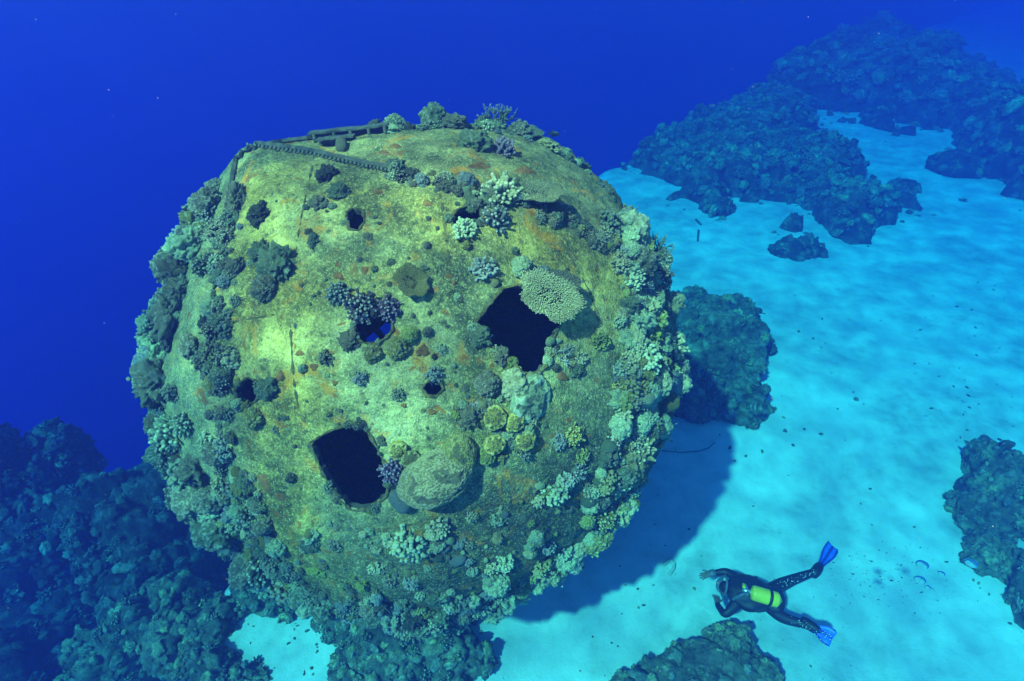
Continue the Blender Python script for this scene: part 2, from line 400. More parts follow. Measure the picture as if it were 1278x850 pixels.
def wreck():
    root = bpy.data.objects.new('shipwreck_section', None); COL.objects.link(root); root.location = HC
    root['label'] = 'huge rounded algae-crusted steel wreck section with dark openings resting above the sand'
    root['category'] = 'shipwreck'
    V0, T = ico(7)
    c = V0@hw; th = np.arccos(np.clip(c, -1, 1)); t = th/math.pi; t2 = .52*t+.48*t*t
    side = nrm(V0-c[:, None]*hw+1e-9); D = np.cos(t2*math.pi)[:, None]*hw+np.sin(t2*math.pi)[:, None]*side
    V = hull_points(nrm(D)); zone = np.stack([hull_points.zone[0], hull_points.zone[1], V[:, 0]*0], -1)
    zone[:, 2] = sstep(.05, .80, (V-HC)@nrm(np.array([.52, -.33, -.78]))/2.9+.17)  # mask of the painted shade, growing towards the lower right underside
    # crust and dents
    Nn = np.zeros_like(V); fn = np.cross(V[T[:, 1]]-V[T[:, 0]], V[T[:, 2]]-V[T[:, 0]])
    for k in range(3): np.add.at(Nn, T[:, k], fn)
    Nn = nrm(Nn)
    crust = sstep(-.1, .5, fbm(V*1.3, 3, 21))
    V = V+Nn*(.05*fbm(V*1.0, 4, 20)+.022*crust*(puffs(V*7, 22)-.4)+.016*fbm(V*14, 3, 24)+.05*sstep(.30, .8, noise(V*2.3, 26))*puffs(V*11, 27))[:, None]
    q = proj(V); fr = (Nn*nrm(CAM-V)).sum(-1) > -.02
    dele = np.zeros(len(V), bool); fc = np.zeros(len(T), bool)
    for polys, mask, edge in ((HOLES, fr, 4.4), (BACK, ~fr, 6.)):
        for poly in polys:
            P = np.array(poly, float); lo, hi = P.min(0)-12, P.max(0)+12
            idx = np.where(mask & (q > lo).all(1) & (q < hi).all(1))[0]
            d, bp, _ = seg_near(q[idx], poly)
            near = idx[d < edge*.55]; tgt = bp[d < edge*.55]
            for k, tg in zip(near, tgt):              # pull the nearest vertices on to the outline of the opening
                z = (V[k]-CAM)@FW; V[k] = CAM+(RX*(tg[0]-W/2)/F-UP*(tg[1]-H/2)/F+FW)*z
            q[near] = tgt
            cen = q[T].mean(1); fm = mask[T].all(1) & (cen > lo).all(1) & (cen < hi).all(1)
            ii = np.where(fm)[0]; fc[ii[in_poly(cen[ii], poly)]] = True
    T = T[~fc]
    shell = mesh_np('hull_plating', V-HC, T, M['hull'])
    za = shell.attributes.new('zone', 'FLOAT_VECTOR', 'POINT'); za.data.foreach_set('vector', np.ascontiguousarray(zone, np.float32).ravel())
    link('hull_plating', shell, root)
    # the cut edge of the plate
    e = np.sort(np.concatenate([T[:, [0, 1]], T[:, [1, 2]], T[:, [2, 0]]]), 1)
    key = e[:, 0]*10**7+e[:, 1]; u, cnt = np.unique(key, return_counts=True); be = u[cnt == 1]
    a, b = be//10**7, be % 10**7
    mid = q[a]*.5+q[b]*.5; isf = fr[a]; owner = np.full(len(a), -1); dist = np.full(len(a), 1e9)
    for k, poly in enumerate(HOLES+BACK):
        dd, _, _ = seg_near(mid, poly); m = (dd < dist) & (isf == (k < len(HOLES))); dist[m] = dd[m]; owner[m] = k
    for k in range(len(HOLES+BACK)):
        ak, bk = a[owner == k], b[owner == k]
        if not len(ak): continue
        used = np.unique(np.r_[ak, bk]); mp = {p: i for i, p in enumerate(used)}; nU = len(used)
        inner = V[used]-Nn[used]*.06
        LV = np.vstack([V[used]+Nn[used]*.004, inner])-HC; LT = []
        for i, j in zip(ak, bk): i, j = mp[i], mp[j]; LT += [(i, j, j+nU), (i, j+nU, i+nU)]
        link('opening_edge', mesh_np('opening_edge', LV, np.array(LT), M['iron']), root)
    bvh = BVHTree.FromPolygons([tuple(p) for p in V], [tuple(map(int, f)) for f in T])
    return root, bvh, V
WRECK, BVH, HV = wreck()
BV0 = None
def full_bvh():
    V0, T = ico(5); P = hull_points(V0); return BVHTree.FromPolygons([tuple(p) for p in P], [tuple(map(int, f)) for f in T])
BVF = full_bvh()
def hit(x, y, shrink=True):
    """Point and normal of the wreck's plating seen at a photograph pixel (walks towards the middle when the pixel is just outside)."""
    p = np.array([x, y], float); c = np.array([510., 455.])
    for k in range(30):
        d = Vector(ray(*p))
        r = BVH.ray_cast(Vector(CAM), d)
        r2 = BVF.ray_cast(Vector(CAM), d)
        if r[0] is not None and r[3] < r2[3]+.35 if r2[0] is not None else False: break
        if r2[0] is not None: r = r2; break
        p = p+(c-p)*.02
    loc, nor = np.array(r[0]), np.array(r2[1] if r2[0] is not None else r[1])
    if nor@(CAM-loc) < 0: nor = -nor
    return loc, nor

def wreck_details():
    Wl = Vector(HC)
    def part(name, mb, m, **kw): return link(name, mb.mesh(name, M[m]), WRECK, **kw)
    def line(px, off=.02, step=6):
        out = []
        for p in along(px, step):
            l, n = hit(*p); out.append(l+n*off-HC)
        return np.array(out)
    # riveted edge angle running right from the sharp corner
    E1 = [(302, 180), (340, 185), (385, 191), (420, 199), (455, 207), (492, 214)]
    pts = line(E1, .03); mb = MB(); jr = 1+.10*rng.normal(size=len(pts)).clip(-1, 1)
    tube(mb, pts, .029*jr, 4, flat=.6); edge = link('edge_beam', mb.mesh('edge_beam', M['iron'], False), WRECK)
    rp = along(E1, 4.6); rv = None
    for k, p in enumerate(rp[1:]):
        l, n = hit(p[0]-.5, p[1]+3.2)
        if rv is None:
            V, T = ico(1); mb = MB(); mb.add(V*np.array([.014, .014, .022]), T); rv = mb.mesh('rivet', M['rivet'])
        o = link('rivet', rv, edge); o.location = l+n*.03-HC; o.rotation_euler = Vector(n).to_track_quat('Z', 'Y').to_euler()
        o.scale = Vector((1, 1, 1))*float(rng.uniform(.8, 1.25))
    for px in ([(301, 179), (296, 205), (291, 235), (286, 262)], [(302, 177), (330, 177), (362, 172), (388, 169)]):
        mb = MB(); pts = line(px, .02); tube(mb, pts, .027*(1+.08*rng.normal(size=len(pts)).clip(-1, 1)), 4, flat=.6); link('edge_beam', mb.mesh('edge_beam', M['iron'], False), WRECK)
    # remains of a hatch coaming on the far rim of the top
    l0, _ = hit(392, 176); l1, n1 = hit(486, 166); a = nrm(l1-l0); up = nrm(n1*.5+np.array([0, 0, 1.])); b = np.cross(up, a)
    L = np.linalg.norm(l1-l0); g = lambda u, v, w: l0+a*u*L+b*v+up*w-HC
    for (u0, u1, v, w, hh, tt) in ((-.06, .98, .08, .02, .055, .012), (-.06, .98, .03, .075, .008, .06), (.12, .60, -.14, .01, .045, .012), (.12, .60, -.18, .05, .008, .05)):
        mb = MB(); n = 16; V = []; T = []
        for k, uu in enumerate(np.linspace(u0, u1, n)):
            jz, jh = .003*rng.normal(), 1+.07*rng.normal()
            for p, q_ in ((-1, -1), (1, -1), (1, 1), (-1, 1)): V.append(g(uu, v+p*tt, w+jz+q_*hh*jh))
        for k in range(n-1):
            for e in range(4):
                p, q_ = k*4+e, k*4+(e+1) % 4; T += [(p, q_, q_+4), (p, q_+4, p+4)]
        T += [(0, 2, 1), (0, 3, 2), (4*n-4, 4*n-3, 4*n-2), (4*n-4, 4*n-2, 4*n-1)]
        mb.add(np.array(V), T); link('coaming_plate', mb.mesh('coaming_plate', M['iron'], False), WRECK)
    for uu in (.02, .28, .50, .74, .95):
        mb = MB(); box(mb, g(uu, .02, .0), a*.012, b*.055, up*.07); part('coaming_bracket', mb, 'iron')
    # corroded lips of the openings and weld seams of the plating
    for h in HOLES:
        q_ = along(h+[h[0]], 4); pts = []
        for p in q_:
            c_ = np.mean(np.array(h), 0); l, nn = hit(*(p+nrm(p-c_)*1.2)); pts.append(l+nn*.004-HC)
        mb = MB(); tube(mb, np.array(pts), .011*(1+.45*rng.normal(size=len(pts)).clip(-1.4, 1.6)), 6, cap=False); part('corroded_lip', mb, 'crusted')
    for px in ([(392, 197), (376, 270), (366, 340)], [(362, 400), (366, 470), (374, 520)], [(548, 235), (558, 300), (562, 350)], [(290, 402), (345, 392)], [(700, 300), (735, 362), (748, 400)], [(480, 660), (560, 648)]):
        pts = line(px, -.006, 5); mb = MB(); tube(mb, pts, .010*(1+.5*rng.normal(size=len(pts)).clip(-1.6, 1.5)), 6); part('weld_seam', mb, 'crusted')
    # inner frame behind the windowed opening
    p = [at(455, 395, 9.0), at(475, 418, 9.0), at(492, 440, 9.0)]
    mb = MB(); tube(mb, np.array(p)-HC, .05, 6); part('inner_frame', mb, 'inside')
    # round rust crusts
    for (x, y, rx, ry, rot) in ((528, 438, 9, 8, 0), (597, 207, 15, 4.5, 0), (655, 213, 14, 5, .1), (493, 183, 9, 3, 0), (480, 191, 8, 3, .2), (423, 345, 8, 5, .4),
                                (392, 458, 6, 5, 0), (350, 470, 6, 8, .3), (374, 441, 6, 4, 0), (560, 345, 5, 3, .3), (566, 353, 3, 3, 0), (539, 514, 6, 4, .2), (504, 506, 4, 3, 0),
                                (472, 240, 7, 3, .1), (533, 254, 7, 4, .1), (702, 470, 8, 6, .5), (455, 337, 5, 6, .4), (330, 602, 6, 14, -.5), (350, 620, 8, 5, .4), (418, 478, 4, 4, 0)):
        n = 18; ring = []; k0 = rng.uniform(0, 9)
        for rr in (1., .6, .25):
            for j in range(n):
                t = j*2*math.pi/n; w = rr*(1+.18*math.sin(3*t+k0)+.1*math.sin(7*t+k0*2))
                dx, dy = rx*w*math.cos(t), ry*w*math.sin(t)
                l, nn = hit(x+dx*math.cos(rot)-dy*math.sin(rot), y+dx*math.sin(rot)+dy*math.cos(rot))
                ring.append(l+nn*((-.004, .014, .010)[(1., .6, .25).index(rr)])-HC)
        l, nn = hit(x, y); ring.append(l+nn*.012-HC); T = []
        for q in range(2):
            for j in range(n):
                p0, p1 = q*n+j, q*n+(j+1) % n; T += [(p0, p1, p1+n), (p0, p1+n, p0+n)]
        for j in range(n): T.append((2*n+j, 2*n+(j+1) % n, 3*n))
        link('rust_crust', mesh_np('rust_crust', np.array(ring), np.array(T), M['rust']), WRECK)
wreck_details()

# ------------------------------------------------------------------ corals: meshes (unit radius, growing along +Z, base at the origin)
def m_knobbly(seed, n=5, k=2.6, k2=7.):
    V, T = ico(n); o = seed*7.7
    p1, p2, p3 = puffs(V*k+o, 2), puffs(V*k2+o, 3), puffs(V*k2*2.4+o, 7)
    r = .50+.20*noise(V*1.3+o, 1)+.42*p1*.8+.22*p2+.07*p3
    A = np.clip(.15+.75*sstep(.45, .95, p2)*sstep(.2, .8, p1), 0, 1)
    P = V*r[:, None]; P[:, 2] = np.where(P[:, 2] < 0, P[:, 2]*.5, P[:, 2])+.25
    return P, T, A
def m_crust(seed, n=5):
    V, T = ico(n); o = seed*5.1+50
    p2, p3 = puffs(V*5.2+o, 5), puffs(V*12+o, 6)
    r = .62+.42*fbm(V*1.8+o, 3, 4)+.34*p2-.18*np.abs(noise(V*3.3+o, 11))+.17*p3+.06*noise(V*26+o, 12)
    P = V*r[:, None]*np.array([1.05, 1.05, .78]); P[:, 2] += .15
    return P, T, np.clip(.1+.75*sstep(.5, 1, p3)*sstep(.3, .9, p2), 0, 1)
def m_finger(seed, nf=75, L=.55, r=.085, cone=.15):
    g = np.random.default_rng(seed+100); mb = MB()
    for k in range(nf):
        z = cone+(1-cone)*(k+.5)/nf; th = k*2.39996+g.normal()*.2; s = math.sqrt(max(0, 1-z*z))
        d = nrm(np.array([s*math.cos(th), s*math.sin(th), z])+g.normal(size=3)*.08)
        L1 = g.uniform(.82, 1.05); rr = r*g.uniform(.8, 1.25)
        b = d+g.normal(size=3)*.12
        tube(mb, [d*(1-L)*.5, d*(L1-.22)+b*.02, b*(L1-.04), b*L1], [rr*.75, rr*.9, rr*1.15, rr*.7], 6, 0, 1)
    V, T = ico(2); mb.add(V*np.array([.62, .62, .5])+np.array([0, 0, .1]), T)
    P, T, A = mb.arr(); return P, T, A**2
def m_cauli(seed, nf=46):                                  # pale heads of stubby, swollen, forked knobs
    g = np.random.default_rng(seed+300); mb = MB(); V, T = ico(1); V2, T2 = ico(2)
    for k in range(nf):
        z = .02+.98*(k+.5)/nf; th = k*2.39996+g.normal()*.25; s = math.sqrt(max(0, 1-z*z))
        d = nrm(np.array([s*math.cos(th), s*math.sin(th), z])+g.normal(size=3)*.1)
        R1 = g.uniform(.66, 1.02); tube(mb, [d*.2, d*R1*.8, d*R1], [.06, .09, .10], 6, 0, .6)
        for q in range(3):
            c = d*R1+g.normal(size=3)*.085; w = g.uniform(.075, .125)
            mb.add(V2*w*(1+.2*noise(V2*2+k+q, 1))[:, None]+c, T2, .75)
    mb.add(V2*.55, T2); return mb.arr()
def m_table(seed, nn=760, cup=.10):
    g = np.random.default_rng(seed+500); mb = MB(); n = 40; rings = [0, .3, .6, .85, 1.]
    prof = lambda t: 1+.10*math.sin(2*t+seed)+.07*math.sin(5*t+seed*2)+.05*math.sin(9*t)
    V = []; 
    for sgn in (1, -1):
        for r in rings[1:]:
            for j in range(n):
                t = j*2*math.pi/n; R_ = r*prof(t)*(1 if sgn > 0 else .97)
                V.append((R_*math.cos(t), R_*math.sin(t), .42+cup*r*r+(0 if sgn > 0 else -.07-.25*(1-r)**2)))
    T = []; m = len(rings)-1
    for s_ in (0, 1):
        o = s_*m*n
        for q in range(m-1):
            for j in range(n):
                p, p1 = o+q*n+j, o+q*n+(j+1) % n; T += [(p, p1, p1+n), (p, p1+n, p+n)]
        c = len(V); V.append((0, 0, .42 if s_ == 0 else .1))
        for j in range(n): T.append((o+j, o+(j+1) % n, c))
    for j in range(n):
        p, p1 = (m-1)*n+j, (m-1)*n+(j+1) % n; T += [(p, p1, p1+m*n), (p, p1+m*n, p+m*n)]
    mb.add(np.array(V), T, .0)
    tube(mb, [(0, 0, -.1), (0, 0, .2), (0, 0, .30)], [.2, .16, .12], 10)
    for k in range(nn):
        r = math.sqrt((k+.5)/nn); t = k*2.39996+g.normal()*.04; R_ = r*prof(t)
        b = np.array([R_*math.cos(t), R_*math.sin(t), .41+cup*r*r]); out = np.array([math.cos(t), math.sin(t), 0])
        d = nrm(np.array([0, 0, 1.])*(1.1-.55*r)+out*(r**4*1.2)+g.normal(size=3)*.22); l = g.uniform(.055, .10)
        tube(mb, [b, b+d*l*.6, b+d*l], [.020, .021, .012], 4, -.1, 1)
    P, T, A = mb.arr(); return P, T, A
def m_staghorn(seed, lv=3, nb=7, spread=.75, r0=.06, flat=0.):
    g = np.random.default_rng(seed+700); mb = MB()
    def grow(p, d, L, r, k):
        pts = [p]; dd = d
        for q in range(3): dd = nrm(dd+g.normal(size=3)*.16*np.array([1, 1-flat, 1])); pts.append(pts[-1]+dd*L/3)
        tube(mb, pts, np.linspace(r, r*.62, 4), 5, .15+.8*(1-k/lv)*.6, .15+.8*(1-(k-1)/lv))
        if k > 1:
            for q in range(g.integers(2, 4)):
                nd = nrm(dd+g.normal(size=3)*spread*np.array([1, 1-flat, 1])+np.array([0, 0, .2]))
                grow(pts[2 if q == 0 else 3], nd, L*g.uniform(.6, .85), r*.68, k-1)
    for k in range(nb):
        t = k*2.4; d = nrm(np.array([math.cos(t)*.9, math.sin(t)*.9*(1-flat), g.uniform(.25, 1.1)]))
        grow(np.zeros(3), d, .46, r0, lv)
    P, T, A = mb.arr(); return P, T, np.clip(A, 0, 1)
def m_smooth(seed, n=3):
    V, T = ico(n); r = .85+.16*noise(V*1.4+seed*3.3, 8)+.04*noise(V*5+seed, 9)
    P = V*r[:, None]*np.array([1, .85, .8]); P[:, 2] += .3; return P, T, 0*r
def m_brain(seed, n=6, cs=12.):
    V, T = ico(n); o = seed*3.
    cell = puffs(V*cs+o, 31); pit = sstep(.70, .92, cell)
    dead = sstep(.30, .55, fbm(V*2.0+o+4, 3, 33)+.85*(V[:, 2]-.62))
    blot = sstep(.25, .45, noise(V*6+o, 36))*dead
    r = .95+.12*noise(V*1.2+o, 30)+.04*noise(V*3+o, 37)-.045*pit*(1-dead)+dead*(.03*fbm(V*9, 2, 34)-.02-.03*blot)
    P = V*r[:, None]*np.array([1.15, .9, .75]); P[:, 2] += .25
    return P, T, np.where(dead > .5, np.where(blot > .4, -1., -.5), .05+.6*(1-pit))
def m_lobe(seed, n=5):                                     # olive lobe with a pale rim round a dead, pitted middle
    V, T = ico(n); o = seed*4.4
    c = fbm(V*2.4+o, 2, 40); top = sstep(.38, .70, V[:, 2]+.45*c); rim = sstep(.12, .38, V[:, 2]+.45*c)*(1-top)
    pz = puffs(V*6+o, 43)
    r = .9+.14*noise(V*1.5+o, 41)+.05*noise(V*4+o, 42)+.06*rim-top*(.20-.14*pz)
    P = V*r[:, None]*np.array([1, .9, .7]); P[:, 2] += .3
    return P, T, np.where(top > .5, np.where(noise(V*5+o, 44) > .12, -.9, -.2+.3*pz), .35+.5*rim)
def m_leafy(seed, nl=26):                                  # folded leaf-like plates
    g = np.random.default_rng(seed+900); mb = MB(); n = 9
    for k in range(nl):
        z = .1+.9*(k+.5)/nl; th = k*2.39996; s = math.sqrt(1-z*z); d = nrm(np.array([s*math.cos(th), s*math.sin(th), z])+g.normal(size=3)*.12)
        B = basis(d); a = g.uniform(0, 6.3); x = B[:, 0]*math.cos(a)+B[:, 1]*math.sin(a); y = np.cross(d, x); wdt = g.uniform(.24, .36); V = []
        for j in range(n):
            u = j/(n-1)*2-1; off = .09*math.sin(u*5+k)
            for v, th_ in ((.35, .05), (.75, .05), (.92-.16*u*u+g.uniform(-.03, .03), .03)):
                V += [d*v+x*u*wdt*(.5+.6*v)+y*(off*v+th_), d*v+x*u*wdt*(.5+.6*v)+y*(off*v-th_)]
        T = []
        for j in range(n-1):
            for q in range(2):
                for s_ in (0, 1):
                    p = j*6+q*2+s_; T += [(p, p+6, p+8), (p, p+8, p+2)]
            p = j*6+4; T += [(p, p+1, p+7), (p, p+7, p+6)]
        for j in (0, n-1):
            p = j*6; T += [(p, p+1, p+3), (p, p+3, p+2), (p+2, p+3, p+5), (p+2, p+5, p+4)]
        mb.add(np.array(V), T, np.tile([0, 0, .2, .2, .8, .8], n))
    V, T = ico(2); mb.add(V*.5, T); return mb.arr()

KINDS = {
    'knobbly': ('knobbly_coral', [m_knobbly(k, 5, 2.2+.3*k, 6+k) for k in range(5)]),
    'crust': ('encrusting_coral', [m_crust(k) for k in range(5)]),
    'finger': ('finger_coral', [m_finger(k, 60+12*k) for k in range(4)]),
    'cauli': ('cauliflower_coral', [m_cauli(k) for k in range(4)]),
    'table': ('table_coral', [m_table(1), m_table(2, 520, .25), m_table(3, 520, .0)]),
    'stag': ('staghorn_coral', [m_staghorn(1), m_staghorn(2, 3, 9, .6, .05), m_staghorn(3, 3, 6, .9, .05)]),
    'bush': ('bushy_coral', [m_staghorn(4, 4, 11, .6, .055, .45), m_staghorn(5, 4, 12, .55, .055, .45)]),
    'smooth': ('smooth_sponge', [m_smooth(k) for k in range(3)]),
    'brain': ('brain_coral', [m_brain(1, 7, 16.), m_brain(2)]),
    'lobe': ('lobed_coral', [m_lobe(k) for k in range(5)]),
    'leafy': ('leafy_coral', [m_leafy(k) for k in range(3)]),
}
CM = {k: [mesh_np(n, P, T, M['coral'], A) for P, T, A in vs] for k, (n, vs) in KINDS.items()}
CC = dict(bone=(.70, .66, .46), pale=(.84, .80, .46), mint=(.62, .74, .46), teal=(.21, .27, .17), grey=(.30, .28, .19), green=(.50, .55, .12), yellow=(.80, .66, .13), olive=(.42, .37, .10),
          purple=(.34, .20, .44), blue=(.34, .40, .42), dark=(.08, .085, .06), brown=(.24, .20, .11), white=(.80, .82, .74), tan=(.58, .50, .26), plum=(.13, .11, .17))
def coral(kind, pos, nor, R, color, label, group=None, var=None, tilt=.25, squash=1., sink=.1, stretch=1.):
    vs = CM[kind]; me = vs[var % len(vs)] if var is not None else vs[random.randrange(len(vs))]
    nm = {('knobbly', 1): 'knobbly_lump_coral', ('crust', 1): 'ragged_encrusting_coral', ('cauli', 1): 'cauliflower_tuft_coral'}.get((kind, vs.index(me)*2//len(vs)), KINDS[kind][0])  # later mesh variants of the same coral kind go by a second name
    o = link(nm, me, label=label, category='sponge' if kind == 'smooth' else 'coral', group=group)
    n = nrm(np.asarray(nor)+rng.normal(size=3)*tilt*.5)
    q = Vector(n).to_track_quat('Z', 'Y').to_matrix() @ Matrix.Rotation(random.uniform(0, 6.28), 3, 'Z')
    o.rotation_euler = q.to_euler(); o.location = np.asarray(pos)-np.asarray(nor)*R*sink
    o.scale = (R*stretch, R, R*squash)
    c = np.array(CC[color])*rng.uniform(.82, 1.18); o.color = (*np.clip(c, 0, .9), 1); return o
def on_wreck(kind, x, y, rp, color, label, group=None, **kw):
    l, n = hit(x, y); R = rp/F*((l-CAM)@FW)
    u_ = kw.pop('up', False)
    if u_: n = nrm(n+np.array([0, 0, 1.2 if u_ is True else u_]))
    if kw.pop('face', False): n = nrm(n*.6+nrm(CAM-l))
    return coral(kind, l, n, R, color, label, group, **kw)

